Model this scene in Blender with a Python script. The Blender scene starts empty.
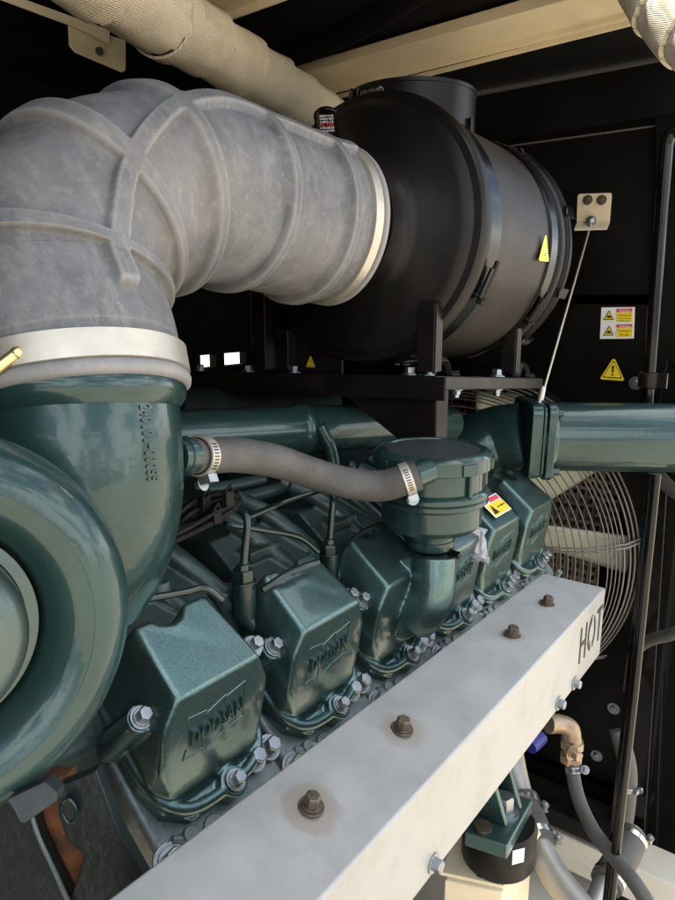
import bpy, bmesh, math, random
from mathutils import Vector as V, Matrix, noise
from mathutils.bvhtree import BVHTree
random.seed(7)
S = bpy.context.scene
COL = S.collection
R_ = math.radians

# ---------------------------------------------------------------- camera frame (world: X along the engine, Y away, Z up)
FPX = 690.0
TH, PT = R_(36.7), R_(12.3)
CF = V((math.cos(PT)*math.cos(TH), math.cos(PT)*math.sin(TH), -math.sin(PT)))
CR = V((math.sin(TH), -math.cos(TH), 0))
CU = CR.cross(CF)
CAM = V((0, 0, 1.5))
def ray(x, y): return CF + CR*((x-337.5)/FPX) - CU*((y-450)/FPX)
def P(x, y, z): return CAM + ray(x, y)*z                 # a survey point: where the ray through a photo point is z metres deep
def on(x, y, ax, val):
    r = ray(x, y); return CAM + r*((val-CAM[ax])/r[ax])
cam = bpy.data.cameras.new('camera'); co = bpy.data.objects.new('camera', cam); COL.objects.link(co)
cam.sensor_fit = 'VERTICAL'; cam.sensor_height = 36; cam.lens = FPX/900*36
cam.clip_start = 0.02; cam.clip_end = 500
m = Matrix((CR, CU, -CF)).transposed().to_4x4(); m.translation = CAM; co.matrix_world = m
S.camera = co

# ---------------------------------------------------------------- materials
def mat(name, base, rough=.5, metal=0, coat=0, var=0, varscale=30, bump=0, bscale=400, dirt=None, dscale=6, damt=.5, spec=.5, rvar=0):
    M = bpy.data.materials.new(name); M.use_nodes = True
    nt = M.node_tree; N = nt.nodes; L = nt.links
    b = N['Principled BSDF']
    b.inputs['Roughness'].default_value = rough; b.inputs['Metallic'].default_value = metal
    b.inputs['Coat Weight'].default_value = coat; b.inputs['Coat Roughness'].default_value = .07
    b.inputs['Specular IOR Level'].default_value = spec
    tc = N.new('ShaderNodeTexCoord')
    c = (*base, 1)
    b.inputs['Base Color'].default_value = c
    out = None
    if var:
        n = N.new('ShaderNodeTexNoise'); n.inputs['Scale'].default_value = varscale; n.inputs['Detail'].default_value = 6
        n.inputs['Roughness'].default_value = .65
        L.new(tc.outputs['Object'], n.inputs['Vector'])
        r = N.new('ShaderNodeValToRGB'); e = r.color_ramp.elements
        e[0].position = .3; e[1].position = .7
        e[0].color = tuple(max(0, v*(1-var)) for v in base)+(1,)
        e[1].color = tuple(min(1, v*(1+var)) for v in base)+(1,)
        L.new(n.outputs['Fac'], r.inputs['Fac']); out = r.outputs['Color']
        if rvar:
            mr = N.new('ShaderNodeMapRange'); mr.inputs['From Min'].default_value = .3; mr.inputs['From Max'].default_value = .7
            mr.inputs['To Min'].default_value = max(.03, rough-rvar); mr.inputs['To Max'].default_value = rough+rvar
            L.new(n.outputs['Fac'], mr.inputs['Value']); L.new(mr.outputs['Result'], b.inputs['Roughness'])
    if dirt:
        n = N.new('ShaderNodeTexNoise'); n.inputs['Scale'].default_value = dscale; n.inputs['Detail'].default_value = 8
        n.inputs['Roughness'].default_value = .7
        L.new(tc.outputs['Object'], n.inputs['Vector'])
        r = N.new('ShaderNodeValToRGB'); e = r.color_ramp.elements
        e[0].position = .48; e[1].position = .72
        e[0].color = (0, 0, 0, 1); e[1].color = (damt, damt, damt, 1)
        L.new(n.outputs['Fac'], r.inputs['Fac'])
        mx = N.new('ShaderNodeMix'); mx.data_type = 'RGBA'
        L.new(r.outputs['Color'], mx.inputs[0])
        if out: L.new(out, mx.inputs[6])
        else: mx.inputs[6].default_value = c
        mx.inputs[7].default_value = (*dirt, 1)
        out = mx.outputs[2]
    if out: L.new(out, b.inputs['Base Color'])
    if bump:
        n = N.new('ShaderNodeTexNoise'); n.inputs['Scale'].default_value = bscale; n.inputs['Detail'].default_value = 3
        L.new(tc.outputs['Object'], n.inputs['Vector'])
        bp = N.new('ShaderNodeBump'); bp.inputs['Strength'].default_value = bump; bp.inputs['Distance'].default_value = .001
        L.new(n.outputs['Fac'], bp.inputs['Height']); L.new(bp.outputs['Normal'], b.inputs['Normal'])
        if coat: L.new(bp.outputs['Normal'], b.inputs['Coat Normal'])
    return M
G = (.019, .048, .045)
M = dict(
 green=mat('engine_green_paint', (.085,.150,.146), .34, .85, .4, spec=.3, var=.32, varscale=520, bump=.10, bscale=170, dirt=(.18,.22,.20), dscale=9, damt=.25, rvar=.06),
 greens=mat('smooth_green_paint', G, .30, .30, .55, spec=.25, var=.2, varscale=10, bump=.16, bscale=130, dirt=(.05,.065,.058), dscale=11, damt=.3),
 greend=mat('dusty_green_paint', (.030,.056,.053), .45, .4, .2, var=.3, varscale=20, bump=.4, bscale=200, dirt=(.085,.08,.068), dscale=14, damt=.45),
 head=mat('dusty_cast_head', (.16,.20,.20), .5, .5, .1, var=.35, varscale=25, bump=.6, bscale=180, dirt=(.25,.24,.22), dscale=20, damt=.6),
 block=mat('dark_cast_block', (.012,.018,.018), .5, .2, .1, var=.4, varscale=20, bump=.6, bscale=140),
 rubber=mat('grey_bloomed_rubber', (.130,.135,.142), .6, 0, 0, var=.3, varscale=22, bump=.3, bscale=300, dirt=(.215,.195,.17), dscale=6, damt=.6, spec=.4),
 rubberrib=mat('hose_rubber', (.075,.071,.067), .55, 0, 0, var=.25, varscale=25, bump=.5, bscale=160, spec=.4),
 black=mat('black_moulded_plastic', (.006,.0055,.005), .38, 0, 0, var=.25, varscale=10, bump=.12, bscale=200, dirt=(.022,.019,.016), dscale=5, damt=.5, spec=.22),
 blackb=mat('dusty_black_plastic', (.022,.019,.017), .45, 0, .0, var=.2, varscale=9, bump=.1, bscale=200, dirt=(.06,.052,.043), dscale=4, damt=.7, spec=.25),
 blackband=mat('black_band', (.004,.004,.0038), .22, 0, 0, spec=.25, var=.3, varscale=8),
 gloss=mat('gloss_black_paint', (.003,.003,.003), .14, 0, 0, spec=.3, var=.3, varscale=8, dirt=(.018,.016,.014), dscale=6, damt=.5),
 satin=mat('satin_black_steel', (.008,.007,.006), .33, 0, 0, spec=.22, var=.3, varscale=14, bump=.15, bscale=90, dirt=(.035,.028,.02), dscale=7, damt=.5),
 foam=mat('black_acoustic_foam', (.005,.0048,.0048), .9, 0, 0, var=.3, varscale=8, bump=.5, bscale=250, spec=.1),
 wallb=mat('black_bulkhead_paint', (.004,.0038,.0036), .35, 0, 0, spec=.14, var=.35, varscale=5, bump=.05, bscale=80, dirt=(.018,.016,.014), dscale=3, damt=.5),
 zinc=mat('zinc_plated_steel', (.30,.325,.335), .36, .9, 0, var=.2, varscale=60, bump=.2, bscale=400),
 steel=mat('polished_stainless', (.62,.60,.56), .22, 1, 0, var=.12, varscale=40, bump=.1, bscale=300),
 band=mat('brushed_band', (.50,.47,.40), .42, .7, 0, var=.12, varscale=30, bump=.2, bscale=120),
 yzinc=mat('yellow_zinc', (.72,.58,.30), .3, .9, 0, var=.25, varscale=60),
 galv=mat('galvanised_sheet', (.37,.375,.365), .45, .35, 0, var=.06, varscale=16, bump=.12, bscale=90, dirt=(.28,.275,.25), dscale=17, damt=.6, rvar=.10),
 rust=mat('rusty_stain', (.30,.22,.15), .7, .1, 0, var=.35, varscale=70, bump=.4),
 rustbolt=mat('rusty_bolt', (.12,.095,.075), .5, .7, 0, var=.4, varscale=120, bump=.5),
 orange=mat('rust_orange', (.20,.075,.028), .75, 0, 0, var=.5, varscale=60, bump=.8, dirt=(.05,.03,.02), dscale=40, damt=1),
 lag=mat('lagging_cloth', (.72,.63,.47), .85, 0, 0, var=.12, varscale=12, dirt=(.48,.38,.26), dscale=7, damt=.5, spec=.2),
 beige=mat('beige_paint', (.74,.63,.43), .45, 0, .1, var=.06, varscale=8, dirt=(.5,.42,.3), dscale=10, damt=.35),
 pale=mat('pale_base_paint', (.62,.58,.48), .5, 0, 0, var=.08, varscale=8, dirt=(.4,.35,.27), dscale=9, damt=.5),
 cream=mat('cream_fan_blade', (.80,.82,.66), .5, 0, 0, var=.08, varscale=8),
 core=mat('dusty_radiator_core', (.50,.40,.31), .7, .2, 0, var=.3, varscale=30),
 guard=mat('guard_wire', (.17,.155,.14), .45, .4, 0, var=.25, varscale=30),
 yel=mat('yellow_label', (.85,.62,.02), .35, 0, .2),
 whi=mat('white_label', (.8,.8,.78), .35, 0, .2),
 red=mat('red_print', (.7,.05,.08), .4),
 ink=mat('black_print', (.012,.012,.012), .4),
 lemon=mat('acid_yellow_label', (.75,.8,.02), .4),
 brass=mat('dull_brass', (.36,.27,.18), .45, .7, 0, var=.3, varscale=60, bump=.3),
 cable=mat('wire_rope', (.55,.5,.42), .4, .7, 0),
 blue=mat('blue_plastic', (.015,.02,.18), .4),
 plastic=mat('clear_film', (.32,.32,.33), .15, .2, .6, var=.3, varscale=30),
 alu=mat('raw_aluminium_tube', (.38,.37,.345), .45, .7, 0, var=.15, varscale=14, bump=.2, bscale=60),
 grdm=mat('pale_concrete_ground', (.47,.405,.31), .9, 0, 0, var=.12, varscale=2, bump=.4, bscale=30, dirt=(.24,.205,.155), dscale=1.2, damt=.9),
 palegreen=mat('pale_green_casting', (.075,.105,.10), .36, .7, .2, var=.15, varscale=14, bump=.15, bscale=200),
 darkgreen=mat('dark_green_line_paint', (.006,.017,.016), .3, .2, .4, var=.3, varscale=30),
 seamgrey=mat('worn_seam_edge', (.10,.095,.09), .5, 0, 0),
 speck=mat('speckled_dark_coating', (.030,.038,.037), .55, .2, .1, var=.7, varscale=420, bump=.8, bscale=420),
 harness=mat('harness_sleeve', (.007,.0065,.006), .55, 0, 0, spec=.2, var=.4, varscale=60, bump=.8, bscale=300, dirt=(.03,.028,.025), dscale=20, damt=.5),
)
# woven bump for the lagging cloth
nt = M['lag'].node_tree; N = nt.nodes; L = nt.links
def wave(rot, sc):
    mp = N.new('ShaderNodeMapping'); mp.inputs['Rotation'].default_value = rot
    tc = [n for n in N if n.type == 'TEX_COORD'][0]; L.new(tc.outputs['Object'], mp.inputs['Vector'])
    w = N.new('ShaderNodeTexWave'); w.inputs['Scale'].default_value = sc; w.inputs['Distortion'].default_value = 1.2
    w.inputs['Detail'].default_value = 1; L.new(mp.outputs['Vector'], w.inputs['Vector']); return w
wa, wb = wave((0,0,0), 150), wave((0,R_(90),R_(20)), 150)
mu = N.new('ShaderNodeMath'); mu.operation = 'ADD'; L.new(wa.outputs['Fac'], mu.inputs[0]); L.new(wb.outputs['Fac'], mu.inputs[1])
bp = N.new('ShaderNodeBump'); bp.inputs['Strength'].default_value = .65; bp.inputs['Distance'].default_value = .001
L.new(mu.outputs[0], bp.inputs['Height']); L.new(bp.outputs['Normal'], N['Principled BSDF'].inputs['Normal'])

nt = M['rubber'].node_tree; N = nt.nodes; L = nt.links; bs = N['Principled BSDF']
tcq = [n for n in N if n.type == 'TEX_COORD'][0]
src = bs.inputs['Base Color'].links[0].from_socket
for rot, am, colr, sc in (((.3,.2,.5),.45,(.30,.29,.275,1),(30,7,9)), ((.9,.1,1.7),.40,(.09,.09,.10,1),(8,34,10)), ((.2,1.1,.4),.35,(.32,.295,.25,1),(60,14,60))):
    mpq = N.new('ShaderNodeMapping'); mpq.inputs['Scale'].default_value = sc; mpq.inputs['Rotation'].default_value = rot; L.new(tcq.outputs['Object'], mpq.inputs['Vector'])
    nq = N.new('ShaderNodeTexNoise'); nq.inputs['Scale'].default_value = 2.2; nq.inputs['Detail'].default_value = 9; nq.inputs['Roughness'].default_value = .72; L.new(mpq.outputs['Vector'], nq.inputs['Vector'])
    mq = N.new('ShaderNodeMapRange'); mq.inputs['From Min'].default_value = .52; mq.inputs['From Max'].default_value = .70; mq.inputs['To Max'].default_value = am; L.new(nq.outputs['Fac'], mq.inputs['Value'])
    xq = N.new('ShaderNodeMix'); xq.data_type = 'RGBA'; L.new(mq.outputs['Result'], xq.inputs[0]); L.new(src, xq.inputs[6]); xq.inputs[7].default_value = colr; src = xq.outputs[2]
L.new(src, bs.inputs['Base Color'])
ge = N.new('ShaderNodeNewGeometry'); mr = N.new('ShaderNodeMapRange'); mr.inputs['From Min'].default_value = .505; mr.inputs['From Max'].default_value = .56; mr.inputs['To Max'].default_value = .55
L.new(ge.outputs['Pointiness'], mr.inputs['Value']); src = bs.inputs['Base Color'].links[0].from_socket
mx = N.new('ShaderNodeMix'); mx.data_type = 'RGBA'; L.new(mr.outputs['Result'], mx.inputs[0]); L.new(src, mx.inputs[6]); mx.inputs[7].default_value = (.32,.31,.30,1); L.new(mx.outputs[2], bs.inputs['Base Color'])
# ---------------------------------------------------------------- mesh helpers
def basis(ax, up=None):
    ax = V(ax).normalized(); up = V(up) if up else (V((0,0,1)) if abs(ax.z) < .9 else V((1,0,0)))
    a = up.cross(ax).normalized(); b = ax.cross(a); return a, b, ax
class MB:
    def __init__(s): s.v = []; s.f = []
    def add(s, vs, fs):
        o = len(s.v); s.v += [V(v) for v in vs]; s.f += [tuple(i+o for i in f) for f in fs]; return s
    def box(s, c, sz, ax=None):
        c = V(c); a, b, d = ax if ax else (V((1,0,0)), V((0,1,0)), V((0,0,1)))
        vs = [c+a*sz[0]*i/2+b*sz[1]*j/2+d*sz[2]*k/2 for k in (-1,1) for i, j in ((-1,-1),(1,-1),(1,1),(-1,1))]
        return s.add(vs, [(3,2,1,0),(4,5,6,7),(0,1,5,4),(1,2,6,5),(2,3,7,6),(3,0,4,7)])
    def bar(s, p, q, w, h, up=None):
        p, q = V(p), V(q); a, b, d = basis(q-p, up); return s.box((p+q)/2, (w, h, (q-p).length), (a, b, d))
    def prism(s, pts, ext):
        ext = V(ext); n = len(pts); pts = [V(p) for p in pts]
        fs = [tuple(range(n))[::-1], tuple(range(n, 2*n))]+[(i, (i+1) % n, (i+1) % n+n, i+n) for i in range(n)]
        return s.add(pts+[p+ext for p in pts], fs)
    def cyl(s, p, q, r, r2=None, n=24, cap=True):
        p, q = V(p), V(q); r2 = r if r2 is None else r2; a, b, d = basis(q-p)
        vs = []
        for c, rr in ((p, r), (q, r2)):
            vs += [c+(a*math.cos(2*math.pi*i/n)+b*math.sin(2*math.pi*i/n))*rr for i in range(n)]
        fs = [(i, (i+1) % n, (i+1) % n+n, i+n) for i in range(n)]
        if cap: fs += [tuple(range(n))[::-1], tuple(range(n, 2*n))]
        return s.add(vs, fs)
    def lathe(s, o, ax, prof, n=64):
        o = V(o); a, b, d = basis(ax); vs = []
        for r, h in prof:
            vs += [o+d*h+(a*math.cos(2*math.pi*i/n)+b*math.sin(2*math.pi*i/n))*max(r, 1e-5) for i in range(n)]
        fs = [(k*n+i, k*n+(i+1) % n, (k+1)*n+(i+1) % n, (k+1)*n+i) for k in range(len(prof)-1) for i in range(n)]
        return s.add(vs, fs)
    def tube(s, pts, r, n=16, seg=8, rf=None, cap=True, up=None, smooth=True):
        ps = spline(pts, seg) if smooth and len(pts) > 2 else [V(p) for p in pts]
        m_ = len(ps); fr = frames(ps, up); vs = []
        for k, (p, (a, b, t)) in enumerate(zip(ps, fr)):
            u = k/(m_-1)
            if isinstance(r, (list, tuple)):
                x = u*(len(r)-1); i0 = min(int(x), len(r)-2); rr = r[i0]+(r[i0+1]-r[i0])*(x-i0)
            else: rr = r
            for i in range(n):
                th = 2*math.pi*i/n; q = rr+(rf(u, th) if rf else 0)
                vs.append(p+(a*math.cos(th)+b*math.sin(th))*q)
        fs = [(k*n+i, k*n+(i+1) % n, (k+1)*n+(i+1) % n, (k+1)*n+i) for k in range(m_-1) for i in range(n)]
        if cap: fs += [tuple(range(n))[::-1], tuple(range((m_-1)*n, m_*n))]
        return s.add(vs, fs)
    def sph(s, c, r, n=16):
        pr = [(r*math.sin(math.pi*k/8), -r*math.cos(math.pi*k/8)) for k in range(9)]
        return s.lathe(c, (0,0,1), pr, n)
    def hexb(s, p, ax, r, h, washer=True, collar=True):
        p = V(p); ax = V(ax).normalized(); rot = random.uniform(0, 1)
        if washer: s.cyl(p, p+ax*r*.28, r*1.55, n=24); p = p+ax*r*.28
        if collar: s.cyl(p, p+ax*r*.22, r*1.18, n=24); p = p+ax*r*.22
        a, b, d = basis(ax); ring = lambda q, c: [c+(a*math.cos(rot+math.pi/3*i)+b*math.sin(rot+math.pi/3*i))*q for i in range(6)]
        vs = ring(r, p)+ring(r, p+ax*h*.85)+ring(r*.86, p+ax*h)
        fs = [(i, (i+1) % 6, (i+1) % 6+6, i+6) for i in range(6)]+[(i+6, (i+1) % 6+6, (i+1) % 6+12, i+12) for i in range(6)]+[tuple(range(12, 18))]
        return s.add(vs, fs)
    def build(s, name, mt, parent=None, ang=35, bev=0, smooth=True, weld=False, kind=None, label=None, segs=2):
        me = bpy.data.meshes.new(name); bm = bmesh.new()
        vs = [bm.verts.new(v) for v in s.v]
        for f in s.f:
            try: bm.faces.new([vs[i] for i in f])
            except ValueError: pass
        if weld: bmesh.ops.remove_doubles(bm, verts=bm.verts, dist=1e-4)
        bmesh.ops.recalc_face_normals(bm, faces=bm.faces)
        bm.to_mesh(me); bm.free()
        return link(name, me, mt, parent, ang, bev, smooth, kind, label, segs)
def link(name, me, mt, parent=None, ang=35, bev=0, smooth=True, kind=None, label=None, segs=2):
    me.materials.clear(); me.materials.append(M[mt] if isinstance(mt, str) else mt)
    if smooth:
        me.polygons.foreach_set('use_smooth', [True]*len(me.polygons)); me.set_sharp_from_angle(angle=R_(ang))
    o = bpy.data.objects.new(name, me); COL.objects.link(o)
    if parent is not None:
        o.parent = parent
        o.matrix_parent_inverse = wmat(parent).inverted()
    if bev:
        b = o.modifiers.new('bevel', 'BEVEL'); b.width = bev; b.segments = segs; b.limit_method = 'ANGLE'; b.angle_limit = R_(30)
        b.harden_normals = True
    if kind: o['kind'] = kind
    if label: o['label'] = label
    return o
def wmat(o):
    mm = Matrix.Translation(o.location)
    return wmat(o.parent) @ o.matrix_parent_inverse @ mm if o.parent else mm
def thing(name, loc, label, cat, group=None):
    o = bpy.data.objects.new(name, None); COL.objects.link(o); o.location = loc; o.empty_display_size = .03
    return tag(o, label, cat, group)
def tag(o, label, cat, group=None):
    o['label'] = label; o['category'] = cat
    if group: o['group'] = group
    return o
def spline(pts, seg=8):
    pts = [V(p) for p in pts]; n = len(pts); out = []
    for i in range(n-1):
        p0 = pts[i-1] if i else pts[0]*2-pts[1]; p1, p2 = pts[i], pts[i+1]; p3 = pts[i+2] if i+2 < n else pts[-1]*2-pts[-2]
        for k in range(seg):
            t = k/seg
            out.append(.5*((2*p1)+(p2-p0)*t+(2*p0-5*p1+4*p2-p3)*t*t+(3*p1-p0-3*p2+p3)*t**3))
    return out+[pts[-1]]
def frames(ps, up=None):
    ts = [(ps[min(i+1, len(ps)-1)]-ps[max(i-1, 0)]).normalized() for i in range(len(ps))]
    a = V(up) if up else (V((0,0,1)) if abs(ts[0].z) < .9 else V((1,0,0)))
    fr = []
    for t in ts:
        a = (a-t*a.dot(t)).normalized(); fr.append((a, t.cross(a), t))
    return fr
def sstep(a, b, x):
    t = min(1, max(0, (x-a)/(b-a))); return t*t*(3-2*t)
def plateau(d, w, e): return 1-sstep(w/2, w/2+e, abs(d))
def surf(objs, x, y):
    """where the sight line through a photo point meets the given meshes (used once, to place marks on surfaces)"""
    best = None
    for o in objs:
        bm = bmesh.new(); bm.from_mesh(o.data); bm.transform(wmat(o.parent) @ o.matrix_parent_inverse @ Matrix.Translation(o.location) if o.parent else Matrix.Translation(o.location))
        t = BVHTree.FromBMesh(bm); d = ray(x, y).normalized(); h = t.ray_cast(CAM, d)
        bm.free()
        if h[0] is not None and (best is None or h[3] < best[2]):
            nn = h[1] if h[1].dot(d) < 0 else -h[1]; best = (h[0], nn, h[3])
    return best
def text_mesh(s, size=1, ext=.1, bold=0):
    c = bpy.data.curves.new('t', 'FONT'); c.body = s; c.size = size; c.extrude = ext; c.offset = bold; c.align_x = 'CENTER'; c.align_y = 'CENTER'
    c.resolution_u = 3; c.space_character = 1.08 if len(s) > 2 else 1
    o = bpy.data.objects.new('t', c); COL.objects.link(o)
    dg = bpy.context.evaluated_depsgraph_get(); me = bpy.data.meshes.new_from_object(o.evaluated_get(dg))
    bpy.data.objects.remove(o); bpy.data.curves.remove(c); return me
def put_text(name, s, origin, right, up, width, ext, mt, parent, height=None, bold=0, skew=0):
    me = text_mesh(s, 1, .5, bold); xs = [v.co.x for v in me.vertices]; ys = [v.co.y for v in me.vertices]
    w0, h0 = max(xs)-min(xs), max(ys)-min(ys); cx, cy = (max(xs)+min(xs))/2, (max(ys)+min(ys))/2
    sx = width/w0; sy = sx if height is None else height/h0
    r, u = V(right).normalized(), V(up).normalized(); n = r.cross(u)
    for v in me.vertices:
        x, y, z = (v.co.x-cx)*sx, (v.co.y-cy)*sy, v.co.z
        v.co = V(origin)+r*(x+skew*y)+u*y+n*(z*ext*2)
    return link(name, me, mt, parent, smooth=False)
def hull_mesh(pts):
    bm = bmesh.new()
    for p in pts: bm.verts.new(p)
    r = bmesh.ops.convex_hull(bm, input=bm.verts)
    bmesh.ops.delete(bm, geom=[g for g in set(r['geom_interior'])|set(r['geom_unused']) if isinstance(g, bmesh.types.BMVert)], context='VERTS')
    bmesh.ops.dissolve_limit(bm, angle_limit=R_(6), verts=bm.verts, edges=bm.edges)
    bmesh.ops.recalc_face_normals(bm, faces=bm.faces)
    me = bpy.data.meshes.new('h'); bm.to_mesh(me); bm.free(); return me
def baked(o):
    dg = bpy.context.evaluated_depsgraph_get(); dg.update(); me = bpy.data.meshes.new_from_object(o.evaluated_get(dg)); return me
def bevel_mesh(me, w, segs=4, ang=20):
    bm = bmesh.new(); bm.from_mesh(me)
    es = [e for e in bm.edges if len(e.link_faces) == 2 and e.calc_face_angle() > R_(ang)]
    bmesh.ops.bevel(bm, geom=es, offset=w, segments=segs, profile=.5, affect='EDGES', clamp_overlap=True)
    bmesh.ops.recalc_face_normals(bm, faces=bm.faces); bm.to_mesh(me); bm.free(); return me
def boolean(me, cutters):
    o = bpy.data.objects.new('tmp', me); COL.objects.link(o); tmp = [o]
    for c in cutters:
        cm = bpy.data.meshes.new('c'); cm.from_pydata([tuple(v) for v in c.v], [], c.f)
        bm = bmesh.new(); bm.from_mesh(cm); bmesh.ops.recalc_face_normals(bm, faces=bm.faces); bm.to_mesh(cm); bm.free()
        k = bpy.data.objects.new('cut', cm); COL.objects.link(k); tmp.append(k)
        md = o.modifiers.new('b', 'BOOLEAN'); md.object = k; md.operation = 'DIFFERENCE'; md.solver = 'EXACT'
    r = baked(o)
    for t in tmp: bpy.data.objects.remove(t)
    return r
def mbmesh(b):
    me = bpy.data.meshes.new('m'); me.from_pydata([tuple(v) for v in b.v], [], b.f)
    bm = bmesh.new(); bm.from_mesh(me); bmesh.ops.recalc_face_normals(bm, faces=bm.faces); bm.to_mesh(me); bm.free(); return me
def cast(meshes, voxel=.0014, it=10):
    """fuse overlapping solids into one continuous casting with rounded edges and fillets"""
    bm = bmesh.new()
    for me in meshes: bm.from_mesh(me)
    me = bpy.data.meshes.new('c'); bm.to_mesh(me); bm.free()
    o = bpy.data.objects.new('tmp', me); COL.objects.link(o)
    r = o.modifiers.new('r','REMESH'); r.mode = 'VOXEL'; r.voxel_size = voxel; r.adaptivity = 0
    s = o.modifiers.new('s','SMOOTH'); s.factor = .5; s.iterations = it
    out = baked(o); bpy.data.objects.remove(o); return out

# ================================================================ SETTING
AX = V((1, 0, -.04)).normalized()
# open paved yard on the camera's side
g = MB(); g.add([(-60,-60,-.25),(60,-60,-.25),(60,60,-.25),(-60,60,-.25)], [(0,1,2,3)]); g.build('ground', 'grdm', kind='structure', smooth=False)

# canopy: ceiling, bulkhead, far wall, rear wall
c = MB().box((.3,1.105,1.985), (2.7,1.61,.05)); c.build('ceiling', 'foam', kind='structure', smooth=False)
# bulkhead with round fan opening
XW = 1.56; FC = V((1.5,.705,.93)); FR = .372
bk = MB(); n = 96; ring = [V((XW, FC.y+FR*math.cos(2*math.pi*i/n), FC.z+FR*math.sin(2*math.pi*i/n))) for i in range(n)]
Y0, Y1, Z0, Z1 = .29, 1.52, .05, 1.955
def edge_pt(a):
    dx, dz = math.cos(a), math.sin(a); ts = []
    if dx > 1e-9: ts.append((Y1-FC.y)/dx)
    if dx < -1e-9: ts.append((Y0-FC.y)/dx)
    if dz > 1e-9: ts.append((Z1-FC.z)/dz)
    if dz < -1e-9: ts.append((Z0-FC.z)/dz)
    t = min(ts); return V((XW, FC.y+dx*t, FC.z+dz*t))
angs = [2*math.pi*i/n for i in range(n)]
cor = {math.atan2(z-FC.z, y-FC.y) % (2*math.pi): V((XW,y,z)) for y in (Y0,Y1) for z in (Z0,Z1)}
outer = [edge_pt(a) for a in angs]
for i in range(n):
    j = (i+1) % n; a0, a1 = angs[i], angs[i]+2*math.pi/n
    mid = [cor[c_] for c_ in cor if a0 < c_ < a1]
    f = [ring[i], outer[i]]+mid+[outer[j], ring[j]]
    bk.add(f, [tuple(range(len(f)))])
bk.add([p+V((.06,0,0)) if False else p for p in ring]+[p+V((.10,0,0)) for p in ring], [(i,(i+1)%n,(i+1)%n+n,i+n) for i in range(n)])
wall = thing('bulkhead', (XW,.29,.05), 'black painted bulkhead behind the engine with the round fan opening in it', 'wall')
bko = bk.build('wall_panel', 'wallb', wall, ang=40)
MB().bar((XW-.002,.29,1.836),(XW-.002,1.48,1.836),.0035,.003).build('seam', 'seamgrey', wall)
MB().bar((XW-.024,.30,1.948),(XW-.024,1.47,1.948),.004,.003).build('seam', 'seamgrey', wall)
sk = MB(); 
for y0 in (.29,): sk.box((XW-.012,.89,1.90),(.02,1.18,.10))
sk.build('acoustic_panel', 'foam', wall, bev=.003)
for x, y in ((636,383),(636,556),(636,567),(614,708),(597,755)):
    p = on(x,y,0,XW); bb = MB(); bb.cyl(p, p-V((.004,0,0)), .014, n=24); bb.hexb(p-V((.004,0,0)), (-1,0,0), .0075, .007, washer=False); bb.build('bolt', 'zinc', wall)
# far side wall (door side) with daylight gaps
fw = thing('far_side_panel', (.3,1.5,0), 'dark far side panel of the enclosure with small daylight gaps under it', 'wall')
w = MB(); Yf = 1.5
zt, zb_ = on(200,355,1,Yf).z, on(200,368,1,Yf).z
w.box((-.2,Yf,(2.0+zt)/2),(3.5,.03,2.0-zt)); zz2 = on(225,391,1,Yf).z; zz3 = on(225,395,1,Yf).z
w.box((-.2,Yf,(zb_+zz2)/2),(3.5,.03,zb_-zz2)); w.box((-.2,Yf,zz3/2),(3.5,.03,zz3))
X_ = [on(x,361,1,Yf).x for x in (100,183,187,197,213,221,243,300)]
for a_,b_ in ((-2,X_[1]),(X_[2],X_[3]),(X_[4],X_[5]),(X_[6],1.56)): w.box(((a_+b_)/2,Yf,(zt+zb_)/2),(b_-a_,.03,zt-zb_))
xa,xb = on(212,393,1,Yf).x,on(242,393,1,Yf).x
w.box(((xa-2)/2,Yf,(zz2+zz3)/2),(xa+2,.03,zz2-zz3)); w.box(((xb+1.56)/2,Yf,(zz2+zz3)/2),(1.56-xb,.03,zz2-zz3))
w.build('side_panel', 'foam', fw, smooth=False)
rw = MB().box((-1.02,.9,.95),(.03,1.9,2.05)); tag(rw.build('rear_end_panel', 'foam', smooth=False), 'dark end panel of the enclosure behind the turbocharger, out of view to the left', 'wall')

# skid base
sb = thing('skid_base', (1.2,.5,-.25), 'pale painted steel skid base with raised rail under the fan wall', 'base frame')
b = MB(); b.box((.9,.8,.05),(1.5,1.3,.06)); b.build('deck', 'pale', sb, bev=.004)
b = MB(); b.box((1.50,.9,.21),(.10,1.6,.09)); b.build('cross_rail', 'pale', sb, bev=.006)
b = MB(); b.box((1.50,.02,.16),(.10,.155,.10)); b.build('end_rail', 'pale', sb, bev=.006)
b = MB(); b.box((1.3,.13,.0),(.95,.04,.10)); b.build('side_rail', 'pale', sb, bev=.004)
b = MB(); b.prism([(1.447,.25,.268),(1.447,1.6,.268),(1.447,1.6,.33),(1.447,.25,.31)], (.1,0,0)); b.build('shroud_foot', 'satin', sb, bev=.004)

# roof beams
bm_ = thing('roof_beam', (1.15,.36,1.93), 'long beige folded steel roof beam crossing above the air filter', 'beam', 'beige roof beams')
b = MB(); y0, y1 = .31, 1.48
b.prism([(1.12,y0,1.955),(1.12,y0,1.935),(1.22,y0,1.935),(1.22,y0,1.925),(1.232,y0,1.925),(1.232,y0,1.955)], (0,y1-y0,0))
for v in b.v: v.x += (v.y-.36)*.06
b.build('web', 'beige', bm_, bev=.002)
b = MB(); b.bar((1.226,y0,1.921),(1.226+.093,y1,1.921),.004,.008); b.build('lip', 'beige', bm_)
bm2 = thing('roof_beam', (.86,.6,1.93), 'short stretch of beige roof beam seen above the wrapped pipe at the top edge', 'beam', 'beige roof beams')
MB().bar((.815,.62,1.948),(.827,.98,1.948),.07,.02).build('web', 'beige', bm2, bev=.002)
MB().bar((.852,.62,1.935),(.864,.98,1.935),.004,.016).build('lip', 'beige', bm2)
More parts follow.
